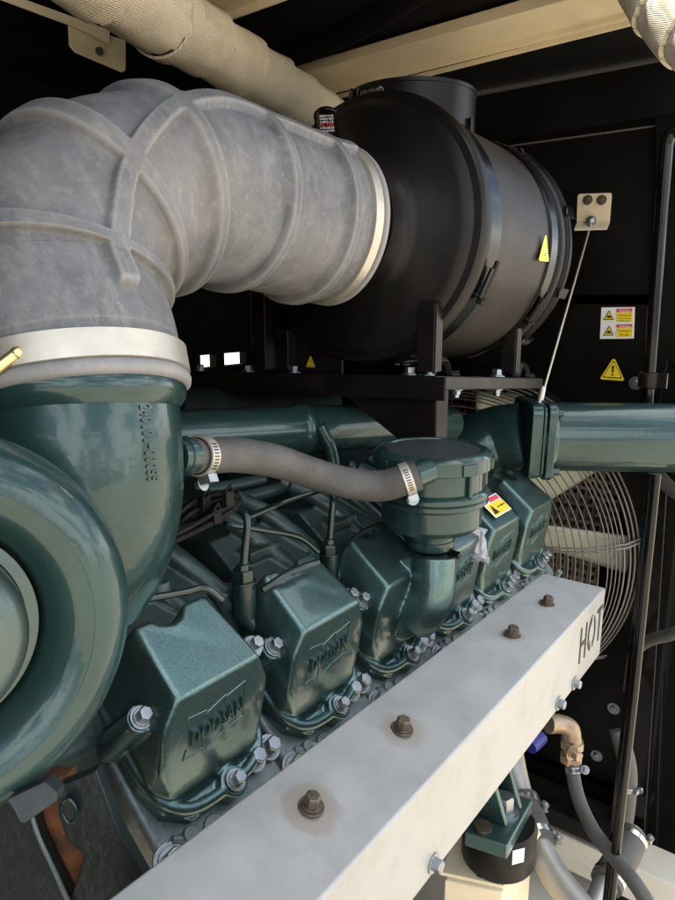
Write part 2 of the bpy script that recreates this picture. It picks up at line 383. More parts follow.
# foam quilting folds hanging over the beam
fo = MB()
fo.tube([(.62,.3,1.955),(.85,.36,1.945),(1.10,.40,1.955)], .02, n=12); fo.tube([(.95,.45,1.962),(1.1,.9,1.955),(1.08,1.45,1.965)], .022, n=12)
tag(fo.build('foam_quilt_edge','foam'), 'sagging edge of black acoustic quilt above the roof beam', 'insulation')

# pipe support with tab (left top)
pb = thing('pipe_hanger', P(90,40,1.12), 'beige hanger plate with one screw carrying the wrapped pipe, upper left', 'bracket', 'beige hanger plates')
def quad_plate(pxs, z, mb, th=.003, zs=None):
    pts = [P(x,y,(zs[i] if zs else z)) for i,(x,y) in enumerate(pxs)]; nrm = (pts[1]-pts[0]).cross(pts[2]-pts[0]).normalized()
    if nrm.dot(CF) < 0: nrm = -nrm
    mb.prism(pts, nrm*th); return pts
b = MB(); quad_plate([(68,22),(69,45),(75,52),(122,72),(126,70),(126,40)], 1.0, b, zs=[1.02,1.02,1.025,1.075,1.08,1.08]); b.build('plate', 'beige', pb, bev=.0015)
b = MB(); p = P(100,52,1.045); b.cyl(p, p-CF*.004, .006, n=20); b.build('screw','zinc',pb)
b = MB(); quad_plate([(5,-8),(-20,-8),(72,26),(110,44),(110,30)], 1.0, b, th=.004, zs=[.95,.93,1.02,1.05,1.05]); b.build('rail','beige',pb, bev=.001)
pb2 = thing('pipe_hanger', P(225,105,1.5), 'small beige hanger plate behind the grey hose below the wrapped pipe', 'bracket', 'beige hanger plates')
b = MB(); quad_plate([(211,92),(212,112),(243,124),(243,98)], 1.5, b); b.build('plate','beige',pb2,bev=.0015)
for x in (220,234): p = P(x,106,1.495); MB().cyl(p, p-CF*.004, .006, n=16).build('screw','zinc',pb2)

# lagged exhaust pipes
def lagrf(freq, amp, seed):
    def f(u, th):
        s = (u*freq+th/(2*math.pi)*.55) % 1.0
        w = noise.noise(V((math.cos(th)*2+seed, math.sin(th)*2, u*freq*2)))*.0022
        return amp*(s-.5)+w - (.0025 if s < .03 else 0)
    return f
lp = thing('lagged_pipe', P(200,50,1.3), 'long exhaust pipe wrapped in cream woven lagging, crossing the upper left corner', 'wrapped pipe', 'lagged exhaust pipes')
a0, a1 = P(62,-46,.70), P(330,120,1.42)
pts = [a0+(a1-a0)*t for t in [i/200 for i in range(-6,201)]]
b = MB(); b.tube(pts, .0445, n=72, rf=lagrf(7.4,.006,3), smooth=False); b.build('lagging','lag',lp,ang=60)
b = MB(); d = (a1-a0).normalized(); t0 = a0+(a1-a0)*.235
b.lathe(t0, d, [(.0475,-.014),(.0505,-.013),(.0505,.013),(.0475,.014)], 64); b.build('strap','lag',lp,bev=.0)
lp2 = thing('lagged_pipe', P(660,20,.8), 'end of a cream lagged pipe entering at the upper right corner', 'wrapped pipe', 'lagged exhaust pipes')
pts = spline([P(628,-60,.95),P(655,-8,.9),P(690,32,.84),P(740,60,.78),P(840,100,.74),P(900,40,.74),P(920,-200,.74)], 40)
b = MB(); b.tube(pts, .040, n=64, rf=lagrf(8,.0045,8), smooth=False); b.build('lagging','lag',lp2,ang=60)

# ================================================================ ENGINE
eng = thing('diesel_engine', (.75,.6,.1), 'dark green V12 diesel engine with six visible rocker covers in a row', 'engine')
A_ = V((0,-.7071,.7071)); VV = V((0,-.7071,-.7071)); UU = V((1,0,0))
pitch = .154
orig = [V((.381+pitch*i, .412, 1.137-.0064*i)) for i in range(6)]
orig[1] += V((.008,0,0)); orig[2] += V((.010,0,0)); orig[3] += V((.012,0,0)); 
def W(o, u, v, w): return o+UU*u+VV*v+A_*w
def circ_pts(o, cu, cv, r, w, n=10, a0=0, a1=360):
    return [W(o, cu+r*math.cos(R_(a0+(a1-a0)*k/(n-1))), cv+r*math.sin(R_(a0+(a1-a0)*k/(n-1))), w) for k in range(n)]
def pt(o, u, y, z): return o+V((u,y,z))
face_uz = [(-.056,.046),(.041,.044),(.058,.012),(.056,-.036),(.034,-.060),(-.038,-.062),(-.061,-.046),(-.069,-.022),(-.068,.016)]
def cover_pts(o, k=1.0):
    ps = [pt(o, u*k-.0, -.008-z*.18+.008, z) for u, z in face_uz]
    ps += [pt(o,-.050,.052,.090),pt(o,.030,.052,.092),pt(o,-.055,.06,.08),pt(o,.036,.06,.08)]
    for (u,v) in ((-.066,-.085),(.062,-.085),(-.066,.02),(.062,.02),(-.05,.042),(.048,.042)): ps.append(W(o,u,v,-.056))
    return ps
def lipped(o, w0, w1, grow=0):
    pts = [(-.070-grow,-.095),(.068+grow,-.095),(.068+grow,.012),(.060+grow,.038),(.040,.056+grow),(-.040,.058+grow),(-.062-grow,.040),(-.070-grow,.012)]
    return [W(o,u,v,w0) for u,v in pts], (w1-w0)
cover_cache = {}
def cover_mesh(kind):
    if kind in cover_cache: return cover_cache[kind]
    o = V((0,0,0)); me = hull_mesh(cover_pts(o)); parts = []
    cn = MB(); c0 = pt(o,-.014,.060,.092); cn.cyl(c0-A_*.09, c0+A_*.06, .0185, n=32)
    c2 = W(o,.008,.052,-.04); cn2 = MB().cyl(c2-A_*.010, c2+A_*.12, .0155, n=32)
    parts.append(cast([boolean(me, [cn, cn2])], .00135, 34))
    f = MB(); pl, h = lipped(o,-.070,-.056); f.prism(pl, A_*h); parts.append(mbmesh(f))
    lip = [(-.066,-.09),(-.0665,-.03),(-.064,.012),(-.056,.036),(-.036,.050),(0,.053),(.036,.049),(.055,.034),(.064,.008),(.065,-.04),(.064,-.09)]
    f = MB().tube([W(o,u,v,-.051) for u,v in lip], .0058, n=16, seg=6); parts.append(mbmesh(f))
    for u, v, w in ((-.070,-.034,.002),(.068,-.040,.002)):
        parts.append(mbmesh(MB().cyl(W(o,u,v,-.068), W(o,u,v,w), .0130, .0120, n=32)))
        sgn = 1 if u > 0 else -1
        parts.append(mbmesh(MB().prism([W(o,u,v-.005,w-.004),W(o,u,v-.005,-.06),W(o,u*.45,v-.012,-.06),W(o,u*.50,v-.012,.018)], VV*.010)))
    parts.append(mbmesh(MB().cyl(W(o,.008,.052,-.068), W(o,.008,.052,-.046), .0145, n=32)))
    if kind == 'duct':
        oo = orig[2]; sh3 = lambda p: p-oo
        d = MB().tube([sh3(p) for p in [P(433,556,.86),P(432,590,.86),P(425,606,.865),P(414,616,.875)]], [.0285,.0285,.030,.032], n=32, seg=10); parts.append(mbmesh(d))
        pts = [P(x,y,z) for x,y,z in ((392,545,.88),(415,556,.85),(449,560,.87),(450,590,.87),(438,612,.86),(408,640,.86),(398,640,.86),(394,562,.86),(386,540,.89),(448,560,.95),(440,560,.97),(405,612,.855),(398,550,.95),(420,600,.98))]
        parts.append(hull_mesh([sh3(p) for p in pts]))
    cover_cache[kind] = cast(parts, .00135, 5); return cover_cache[kind]
def make_cover(i):
    o = orig[i]
    root = bpy.data.objects.new('rocker_cover', None); COL.objects.link(root); root.location = o; root.empty_display_size = .02
    root.parent = eng; root.matrix_parent_inverse = wmat(eng).inverted()
    body = bpy.data.objects.new('shell', cover_mesh('duct' if i == 2 else 'plain')); COL.objects.link(body); body.parent = root
    me = body.data; me.materials.clear(); me.materials.append(M['green']); me.polygons.foreach_set('use_smooth',[True]*len(me.polygons))
    for u, v, w in ((-.070,-.034,.003),(.068,-.040,.003),(.008,.052,-.045)):
        MB().hexb(W(o,u,v,w),A_,.0066,.0085).build('bolt','zinc',root,ang=30,bev=.0006)
    return root
def emblem(i, root):
    o = orig[i]; up = V((0,.18,1)).normalized()*1; up = V((0,-.18,1)).normalized(); 
    cpt = pt(o,-.008,-.0085,-.001); nrm = UU.cross(up)
    bmq = bmesh.new(); bmq.from_mesh(cover_mesh('plain')); tq = BVHTree.FromBMesh(bmq); bmq.free()
    c_l = cpt-o; hq = lambda dx_, dz_: tq.ray_cast(c_l+UU*dx_+up*dz_+nrm*.03, -nrm)[0]
    h0, hx, hz = hq(0,0), hq(.02,0)-hq(-.025,0), hq(0,.015)-hq(0,-.02)
    ux = hx.normalized(); nrm = ux.cross(hz).normalized(); up = nrm.cross(ux); cpt = o+h0; off = nrm*.0006
    e = MB()
    def poly(ps, r=.0011):
        q = [cpt+ux*a*1.1+up*b*1.1 for a, b in ps]
        for a, b in zip(q, q[1:]):
            e.cyl(a, b, .0009, n=8)
    poly([(-.012,.0105),(-.012,.016),(-.032,.019),(-.029,.0105)]); poly([(-.031,-.0105),(-.034,-.019),(-.013,-.019)])
    poly([(-.013,.0105),(-.013,.013),(.008,.020),(.008,.0105)]); poly([(-.013,-.0105),(-.013,-.025),(.008,-.016),(.008,-.0105)])
    poly([(.008,.018),(.030,.022),(.031,-.013),(.008,-.016)])
    ob = e.build('emblem','green',root,ang=60)
    t = put_text('emblem_letters','DOOSAN',cpt+off,ux+up*.06,up,.060,.0024,'green',root,height=.0170,bold=.0); bv = t.modifiers.new('b','BEVEL'); bv.width = .00035; bv.segments = 2
    t.name = 'lettering'
    return ob
covers = []
for i in range(6):
    r_ = make_cover(i); covers.append(r_)
    if i != 2: emblem(i, r_)
covers[2]['label'] = 'rocker cover with the breather duct growing out of its front instead of an emblem'
covers[4]['label'] = 'rocker cover with a yellow and white warning sticker on its top'
# warning sticker on cover five: lies on the sloping top
o5 = orig[4]
s0 = pt(o5,-.004,.018,.0655); sl = V((0,.060,.045)).normalized(); nn = UU.cross(sl)
sn = nn if nn.z > 0 else -nn
lab = thing('warning_label', tuple(s0), 'small yellow and white warning label on the top of the fifth rocker cover', 'label')
c_ = s0+sn*.0052
MB().box(c_, (.060,.036,.0006),(UU,sl,sn)).build('backing','whi',lab,smooth=False)
MB().box(c_-sl*.005+sn*.0005+UU*.001, (.055,.022,.0005),(UU,sl,sn)).build('panel','yel',lab,smooth=False)
MB().box(c_+sl*.012+UU*.010+sn*.0005, (.034,.008,.0005),(UU,sl,sn)).build('heading','red',lab,smooth=False)
tri = [c_+sn*.0009+UU*a+sl*b for a,b in ((-.025,-.013),(-.008,-.013),(-.0165,.004))]
MB().prism(tri, sn*.0003).build('hazard_triangle','ink',lab,smooth=False)
put_text('text','HOT SURFACE',c_+sn*.001+UU*.012-sl*.004,UU,sl,.026,.0002,'ink',lab)
# cylinder heads, block, ports
for i in range(6):
    o = orig[i]; h = MB()
    pl = [W(o,u,v,-.20) for u,v in ((-.076,-.13),(.076,-.13),(.076,.075),(.06,.10),(-.06,.10),(-.076,.075))]
    h.prism(pl, A_*.132)
    ho = h.build('cylinder_head','head',eng,bev=.006,segs=3,ang=40)
    rg = MB()
    rg.cyl(W(o,-.020,.074,-.07),W(o,-.020,.074,-.064),.011,n=24); rg.cyl(W(o,-.045,.066,-.07),W(o,-.045,.066,-.060),.007,n=16)
    rg.tube([W(o,-.06,.06,-.066),W(o,-.03,.078,-.066),(W(o,.0,.08,-.066)),W(o,.03,.074,-.066)],.004,n=8); rg.build('casting_boss','head',ho,bev=.001)
    for u, v, r, w in ((.046,.047,.0085,-.059),(.071,.047,.0085,-.064),(-.070,.074,.0105,-.068)):
        MB().hexb(W(o,u,v,w),A_,r,.010).build('head_bolt','zinc',ho,ang=30,bev=.0007)
    # clips of harness along the head edge
bl = MB(); bl.box((.80,.70,.62),(1.02,.40,.62)); bl.prism([(.30,.50,.93),(.30,.60,1.10),(.30,.78,1.10),(.30,.93,1.0),(.30,.90,.5),(.30,.44,.5)],(.95,0,-.035))
bl.build('cylinder_block','block',eng,bev=.01,ang=40)
# far bank: covers seen from behind, lower detail tops
for i in range(6):
    o = orig[i]+V((.03,.0,0)); f = MB()
    yy = .412+2*(.66-.412)
    q = [V((o.x+u, y, z+(o.z-1.137))) for u in (-.062,.062) for (y,z) in ((.80,1.18),(.86,1.225),(.90,1.19),(.92,1.1),(.80,1.10),(.74,1.14))]
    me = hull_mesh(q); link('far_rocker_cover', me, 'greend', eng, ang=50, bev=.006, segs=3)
# valley: intake manifold casting with ribs, ports and fuel lines
def slab(pxz, th, name, mt, parent, bev=.004):
    ps = [P(x,y,z) for x,y,z in pxz]; nn_ = (ps[1]-ps[0]).cross(ps[2]-ps[0]).normalized()
    if nn_.dot(CF) < 0: nn_ = -nn_
    return MB().prism(ps, nn_*th).build(name, mt, parent, bev=bev, segs=3)
mf = thing('intake_manifold', (.8,.58,1.2), 'dark cast intake manifold with round ribs in the valley of the engine', 'manifold')
mb_ = MB(); mb_.prism([(.25,.48,1.13),(.25,.52,1.185),(.25,.60,1.20),(.25,.70,1.19),(.25,.76,1.10),(.25,.70,1.0),(.25,.50,1.0)],(1.05,0,-.04))
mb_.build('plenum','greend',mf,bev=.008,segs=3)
def port_mesh():
    o = V((0,0,1.137)); parts = []
    q = [V((o.x+u, y, o.z+z-1.137)) for u in (-.060,.052) for (y,z) in ((.485,1.195),(.55,1.243),(.60,1.235),(.64,1.17),(.47,1.10),(.64,1.09))]
    parts.append(hull_mesh(q))
    for u in (-.03,.022):
        parts.append(mbmesh(MB().tube([V((u+.075,.465,o.z+.02)),V((u+.02,.54,o.z+.106)),V((u-.005,.585,o.z+.132))],.0115,n=24)))
        parts.append(mbmesh(MB().cyl(V((u-.005,.585,o.z+.128)),V((u-.012,.597,o.z+.139)),.0075,n=16)))
    parts.append(mbmesh(MB().cyl(V((.075,.50,1.10)),V((.075,.50,1.205)),.016,n=24)))
    parts.append(mbmesh(MB().box((-.01,.52,1.225),(.05,.02,.012))))
    return cast(parts,.0020,4)
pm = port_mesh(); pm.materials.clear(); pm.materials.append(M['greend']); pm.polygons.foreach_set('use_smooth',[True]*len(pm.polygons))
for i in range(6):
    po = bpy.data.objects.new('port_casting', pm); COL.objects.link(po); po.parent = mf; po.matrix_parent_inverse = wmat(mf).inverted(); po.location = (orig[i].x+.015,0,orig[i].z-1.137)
# injector studs with high pressure fuel lines
for k,(x0,y0,x1,y1,z) in enumerate([(243,575,247,520,.70),(329,548,333,503,.84),(392,520,396,486,.98)]):
    pipe = thing('fuel_line', P(x0,y0,z), ['bent dark fuel line rising out of the union nearest the turbocharger','dark fuel line rising from the union behind the second and third rocker covers','dark fuel line rising from the union just behind the breather'][k], 'fuel pipe', 'injector fuel lines in the engine valley')
    a, b = P(x0,y0,z), P(x1,y1,z)
    if k == 0: pts = [a,P(245,548,.70),b,P(238,509,.705),P(222,510,.70),P(200,522,.69),P(170,534,.68)]
    else: pts = [a,b,P(x1+2,y1-12,z+.01),P(x1+16,y1-20,z+.03)]
    MB().tube(pts,.0042,n=12).build('line','darkgreen',pipe)
    u_ = MB(); u_.cyl(a-V((0,0,.045)),a-V((0,0,.006)),.0125,n=24); u_.hexb(a-V((0,0,.008)),(0,0,1),.0115,.012,washer=False); u_.cyl(a,a+V((0,0,.012)),.008,.006,n=16)
    u_.build('union','darkgreen',pipe,bev=.0008)
fl = MB()
for pts in ([(140,600,.62),(185,592,.64),(205,588,.65),(222,600,.66)],[(262,590,.70),(290,572,.72),(318,562,.75)],[(345,545,.86),(370,528,.88),(392,522,.9)],
            [(246,518,.74),(290,500,.80),(340,485,.88),(380,476,.95)],[(225,524,.70),(262,530,.74),(298,537,.78),(318,552,.8)]):
    fl.tube([P(*p) for p in pts],.0034,n=10)
tag(fl.build('return_line','darkgreen'),'thin black return lines running between the injectors','fuel pipe')
hn = MB()
for k in range(11):
    dx, dy = random.uniform(-9,9), random.uniform(-8,8); z=.66+.008*k
    hn.tube([P(174,520+dy+k*1.5,z),P(190+dx,506+dy*1.3,z),P(208+dx,496+dy+k,z+.02),P(228+dx*.6,494+dy*.6+k,z+.03),P(236+dx*.5,503+dy*.4,z+.03),P(218+dx,512+dy*1.2,z+.01),P(198+dx,524+dy,z),P(174,534+dy*1.2,z-.01)],.0022+.0009*(k%3),n=10,seg=8)
for x,y in ((186,516),(205,503),(216,516),(228,498)):
    a=P(x,y,.675); hn.box(a,(.010,.006,.014)); hn.tube([a+V((-.004,0,.006)),a+V((.0,-.004,.013)),a+V((.005,0,.004))],.0015,n=6)
tag(hn.build('wiring_harness','harness'),'bundle of black sleeved wires looped beside the turbocharger elbow','wiring')
bars = MB()
for (x0,y0,x1,y1,z0,z1) in ((205,492,262,480,.82,.92),(225,503,282,488,.82,.93),(178,476,300,452,.9,1.15)):
    bars.cyl(P(x0,y0,z0),P(x1,y1,z1),.0085,n=20)
tag(bars.build('coolant_tube','greend'),'thin dark tubes lying in the valley under the ribbed hose','pipe')

# ---- turbocharger: volute, inner cover, inlet elbow
tc_ = thing('turbocharger', P(-72,632,.47), 'large dark green turbocharger housing filling the lower left corner', 'turbocharger')
C0 = P(-80,630,.40); VS = .86; n_ = V((-.30,-.93,.12)).normalized()
prof = [(.072,-.03),(.074,.012),(.080,.026),(.090,.038),(.102,.043),(.1035,.0425),(.1045,.0435),(.116,.041),(.1285,.031),(.1365,.016),(.139,0),(.137,-.018),(.130,-.036),(.116,-.052),(.095,-.058),(.06,-.056)]
vol = MB(); a,b,d_ = basis(n_); nn2 = 160; sm = []
pp = spline([V((r,h,0)) for r,h in prof],5)
for p in pp:
    for i in range(nn2):
        th = 2*math.pi*i/nn2; r = p.x; sm.append(C0+(d_*p.y+(a*math.cos(th)+b*math.sin(th))*r)*VS)
vol.add(sm,[(k*nn2+i,k*nn2+(i+1)%nn2,(k+1)*nn2+(i+1)%nn2,(k+1)*nn2+i) for k in range(len(pp)-1) for i in range(nn2)])
volo = vol.build('volute','greens',tc_,ang=60)
iv = MB(); iv.lathe(C0,n_,[(r*VS*.95,h*VS) for r,h in [(0,.058),(.036,.058),(.040,.062),(.052,.058),(.060,.050),(.064,.040),(.066,.020),(.066,-.03)]],128)
iv.lathe(C0,n_,[(r*VS,h*VS) for r,h in [(.0635,.018),(.0715,.017),(.0715,.006),(.0665,.004)]],128)
iv.build('inner_cover','palegreen',tc_,ang=50)
lug = MB(); lug.prism([P(6,800,.395),P(14,812,.395),P(20,824,.395),P(25,824,.397),P(57,801,.41),P(57,793,.41),P(44,782,.41)],CF*.012)
lug.build('lug','block',tc_,bev=.002,segs=3)
E0 = P(76,392,.55)
elb = MB(); path = [E0+V((0,0,.012)),E0,P(80,450,.55),P(78,510,.555),P(62,560,.57),P(20,595,.60),P(-50,610,.64)]
elb.tube(path,[.0775,.079,.080,.081,.080,.078,.078,.078],n=96,seg=14)
elo = elb.build('inlet_elbow','greens',tc_,ang=60)
rm_ = MB(); dd=(P(80,450,.55)-E0).normalized(); rm_.lathe(E0,dd,[(.078,-.012),(.0850,-.006),(.0865,.002),(.0855,.009),(.0805,.016)],96); rm_.build('bead','greens',tc_,ang=50)
def text_along(s_, obj, p0, p1, ht, ext, mt, parent, name):
    bmj = bmesh.new(); n_ = len(s_); hs = [surf([obj], p0[0]+(p1[0]-p0[0])*(k+.5)/n_, p0[1]+(p1[1]-p0[1])*(k+.5)/n_) for k in range(n_)]
    for k, ch in enumerate(s_):
        q, nr = hs[k][0], hs[k][1]; a_, b_ = hs[max(k-1,0)][0], hs[min(k+1,n_-1)][0]
        rt = (b_-a_).normalized(); nr = (nr-rt*nr.dot(rt)).normalized(); up = nr.cross(rt); pitch_ = (b_-a_).length/(min(k+1,n_-1)-max(k-1,0))
        me = text_mesh(ch,1,.5,.03); xs = [v.co.x for v in me.vertices]; ys = [v.co.y for v in me.vertices]
        cx, cy, w_ = (max(xs)+min(xs))/2, .35 if ch != '-' else .35, max(xs)-min(xs)
        cy = (max(ys)+min(ys))/2
        sx = pitch_*.72/max(w_,.3); sy = ht/.72
        for v in me.vertices:
            x, y, z = v.co; v.co = q+rt*((x-cx)*sx)+up*((y-cy)*sy)+nr*(z*ext*2)
        bmj.from_mesh(me)
    me = bpy.data.meshes.new(name); bmj.to_mesh(me); bmj.free(); return link(name, me, mt, parent, smooth=False)
text_along('240101-00055',elo,(145,404),(153,482),.0105,.0012,'greens',tc_,'casting_number')
# ---- big grey intake hose
hose = thing('intake_hose', E0, 'big grey rubber intake hose with raised ribs, bent between turbocharger and air filter', 'hose')
HE = P(337,228,.865)
hp = [E0+V((0,0,-.004)), P(68,345,.555), P(56,300,.565), P(68,243,.583), P(114,202,.62), P(184,192,.685), P(247,205,.76), P(297,219,.82), HE]
ps = spline(hp,44); m_ = len(ps); fr = frames(ps, up=(-1,0,0))
arc = [0]
for p,q in zip(ps,ps[1:]): arc.append(arc[-1]+(q-p).length)
T = arc[-1]; nn4 = 320
def near_u(x,y):
    def d2(p):
        q = p-CAM; z = q.dot(CF); return (337.5+FPX*q.dot(CR)/z-x)**2+(450-FPX*q.dot(CU)/z-y)**2
    k = min(range(len(ps)), key=lambda k: d2(ps[k])); return arc[k]/T
rings_u = [near_u(*q) for q in ((57,285),(92,214),(150,193),(228,195),(300,212))]
U0 = .085
def longrib(u, dth): return plateau(dth,.010,.004)
vs = []
for k,(p,(a,b,t)) in enumerate(zip(ps,fr)):
    u = arc[k]/T
    base = .0870+(.0915-.0870)*sstep(.3,.97,u)
    if u > .95: base -= .003*sstep(.95,.98,u)
    for i in range(nn4):
        th = 2*math.pi*i/nn4
        r = base
        rr = 0
        if .12 < u < .93:
            for c in rings_u: rr = max(rr, plateau((u-c)*T,.0120,.0026))
            rr = max(rr, 0)
        if .075 < u < .95:
            for tl in (R_(92-42*sstep(.2,.6,u)),R_(-75)):
                dth = (th-tl+math.pi)%(2*math.pi)-math.pi
                rr = max(rr, plateau(dth*base,.0145,.0026)*sstep(U0,U0+.008,u))
        if .15 < u < .93:
            # shallow pillow between ribs
            r += .0022*math.sin(3*th+u*9)*.3
        r += rr*.0085
        r -= .0022*(1-abs(math.sin(math.pi*min(1,max(0,u))*6)))*0
        if u < .062: r = base-.0012
        r += noise.noise(p*14+V((math.cos(th),math.sin(th),0))*1.2)*.0016
        vs.append(p+(a*math.cos(th)+b*math.sin(th))*r)
hb = MB(); hb.add(vs,[(k*nn4+i,k*nn4+(i+1)%nn4,(k+1)*nn4+(i+1)%nn4,(k+1)*nn4+i) for k in range(m_-1) for i in range(nn4)])
ho = hb.build('hose_body','rubber',hose,ang=75)
a,b,t = fr[0]
dn = (ps[9]-ps[0]).normalized()
cl = MB(); q0 = ps[0]+dn*.007; cl.lathe(q0,dn,[(.088,.0),(.0915,.0008),(.0915,.021),(.088,.022)],128); cl.build('clamp','band',hose,ang=40)
lp3 = MB(); lp3.lathe(q0,dn,[(.080,-.012),(.087,-.0115),(.0905,-.009),(.0915,-.005),(.0900,-.001),(.088,.001)],128); lp3.build('lower_lip','rubber',hose,ang=70)
tb = MB(); p0,p1 = P(-25,385,.455),P(17,353,.462); tb.cyl(p0,p1,.0042,n=20); tb.sph(p1,.0047); tb.build('clamp_bolt','yzinc',hose)
de = (ps[-1]-ps[-12]).normalized()
cl = MB(); cl.lathe(ps[-1]-de*.028,de,[(.089,0),(.0955,.0008),(.0955,.013),(.089,.014)],128); cl.build('end_clamp','band',hose,ang=40)
lp3 = MB(); lp3.lathe(ps[-1]-de*.012,de,[(.088,0),(.0955,.001),(.0965,.004),(.0955,.007),(.086,.009)],128); lp3.build('end_lip','rubber',hose,ang=70)

# ---- air filter
af = thing('air_filter', (.72,.49,1.42), 'large black barrel air filter lying on its steel shelf above the engine', 'air filter')
FA = V((1,-.005,-.062)).normalized(); F0 = P(350,228,.93)
FS = 1.135
FH = 1.0
_l = MB.lathe
def fl_(self,o,ax,prof,n=64): return _l(self,o,ax,[(r*FS,h*FH) for r,h in prof],n)
body = MB(); fl_(body,F0,FA,[(.055,-.03),(.077,-.03),(.0785,-.004),(.083,.002),(.090,.008),(.135,.020),(.146,.024),(.149,.028)],160)
body.build('front_dome','black',af,ang=40)
body = MB(); fl_(body,F0,FA,[(.149,.028),(.157,.030),(.160,.036),(.160,.052),(.156,.056),(.154,.057)],160); body.build('front_rim','black',af,ang=40)
body = MB(); fl_(body,F0,FA,[(.152,.05),(.153,.09),(.155,.30),(.155,.312)],160); bod = body.build('barrel','blackb',af,ang=40)
body = MB(); fl_(body,F0,FA,[(.150,.30),(.160,.305),(.162,.309),(.162,.314),(.158,.317),(.158,.335),(.163,.338),(.163,.343),(.157,.346),(.155,.372),(.150,.38),(.12,.388),(.06,.39),(0,.39)],160); capo = body.build('end_cap','black',af,ang=35)
s1 = MB(); fl_(s1,F0,FA,[(.1535,.060),(.1565,.061),(.1565,.092),(.1535,.093)],160); s1o = s1.build('mounting_band','blackband',af,ang=40)
s2 = MB(); fl_(s2,F0,FA,[(.1555,.270),(.158,.271),(.158,.297),(.1555,.298)],160); s2.build('mounting_band','blackband',af,ang=40)
# band clamps (lugs) and clips
def radial(deg):  # direction around the barrel; 0 = towards camera side, 90 = up
    y, z = -math.cos(R_(deg)), math.sin(R_(deg)); v = V((0,y,z)); v = (v-FA*v.dot(FA)).normalized(); return v
for h,name in ((.076,'band_clamp'),(.284,'band_clamp')):
    r0 = radial(-22 if h<.1 else -30); tg = FA.cross(r0).normalized(); cpos = F0+FA*h*FH+r0*.163*FS
    bb = MB(); bb.box(cpos,(.022,.004,.040),(FA,r0,tg)); bb.cyl(cpos-tg*.03,cpos+tg*.02,.0035,n=12); bb.hexb(cpos+tg*.02,tg,.006,.006)
    bb.build(name,'satin',af,bev=.0008)
for dg in (20,-20,-50,60):
    r0 = radial(dg); tg = FA.cross(r0).normalized(); bb = MB(); cpos = F0+FA*.352*FH+r0*.162*FS
    bb.box(cpos,(.034,.005,.016),(FA,r0,tg)); bb.tube([cpos+FA*-.018+tg*.006,cpos+FA*-.026+r0*.004,cpos-FA*.018-tg*.006],.0015,n=8)
    bb.build('clip','gloss' if dg != -20 else 'satin',af,bev=.001)
# inlet stack on top
tp = P(412,97,1.0); _t = P(412,96,1.07); tp = V((_t.x,_t.y,_t.z-.276)); st = MB(); st.cyl(tp,tp+V((0,0,.275)),.098,n=64,cap=False); st.lathe(tp,(0,0,1),[(.098,.270),(.099,.271),(.099,.276),(.096,.277),(.094,.2)],64)
st.build('inlet_stack','black',af,ang=40)
p = F0+FA*.16+radial(92)*.155; sb2 = MB(); sb2.box(tp+V((.0,-.098,.15)),(.006,.012,.16)); sb2.build('stack_seam','black',af)
# spring clamp near the top
sp = MB(); r0 = radial(97); q = F0+FA*.070*FH+r0*.168*FS; tg = V((0,-1,0))
hel = [q+FA*0+tg*(-.012+.030*k/120)+ (V((1,0,0))*math.cos(k/120*2*math.pi*7)+V((0,0,1))*math.sin(k/120*2*math.pi*7))*.0095 for k in range(121)]
sp.tube(hel,.0019,n=8,smooth=False); spo = thing('band_spring',q,'coiled tension spring of the filter band on top of the barrel','spring')
sp.build('coil','steel',spo); e_=MB(); e_.cyl(q-tg*.014,q+tg*.022,.003,n=12); e_.box(q-tg*.018,(.02,.004,.026)); e_.box(q-tg*.028,(.02,.004,.026)); e_.build('end_plate','gloss',spo,bev=.001)
# restriction indicator
ri = thing('restriction_indicator', P(327,138,.78), 'small black filter gauge with white and red printing on top of the hose end', 'gauge')
p0 = P(328,146,.86); p1 = P(326,118,.872); dI = (p1-p0).normalized()
g_ = MB(); g_.cyl(p0-dI*.01,p1,.0150,n=40); g_.lathe(p1,dI,[(.015,0),(.0155,.001),(.0155,.004),(.012,.006),(0,.006)],40); gi = g_.build('body','gloss',ri,ang=40)
up_ = dI; rt_ = (CR-dI*CR.dot(dI)).normalized()
fn = rt_.cross(up_).normalized(); 
for k,(s_,h_,mt) in enumerate((('SERVICE',.0028,'whi'),('WHEN RED',.0028,'whi'),('CHECK AIR',.0026,'whi'),('FILTER',.0045,'red'),('AFTER SERVICE',.0028,'whi'),('PUSH BUTTON',.0028,'whi'))):
    put_text('print',s_,(p0+p1)/2+up_*(.0105-.0045*k)+fn*.0153,rt_,up_,.017,.0001,mt,ri,height=h_)
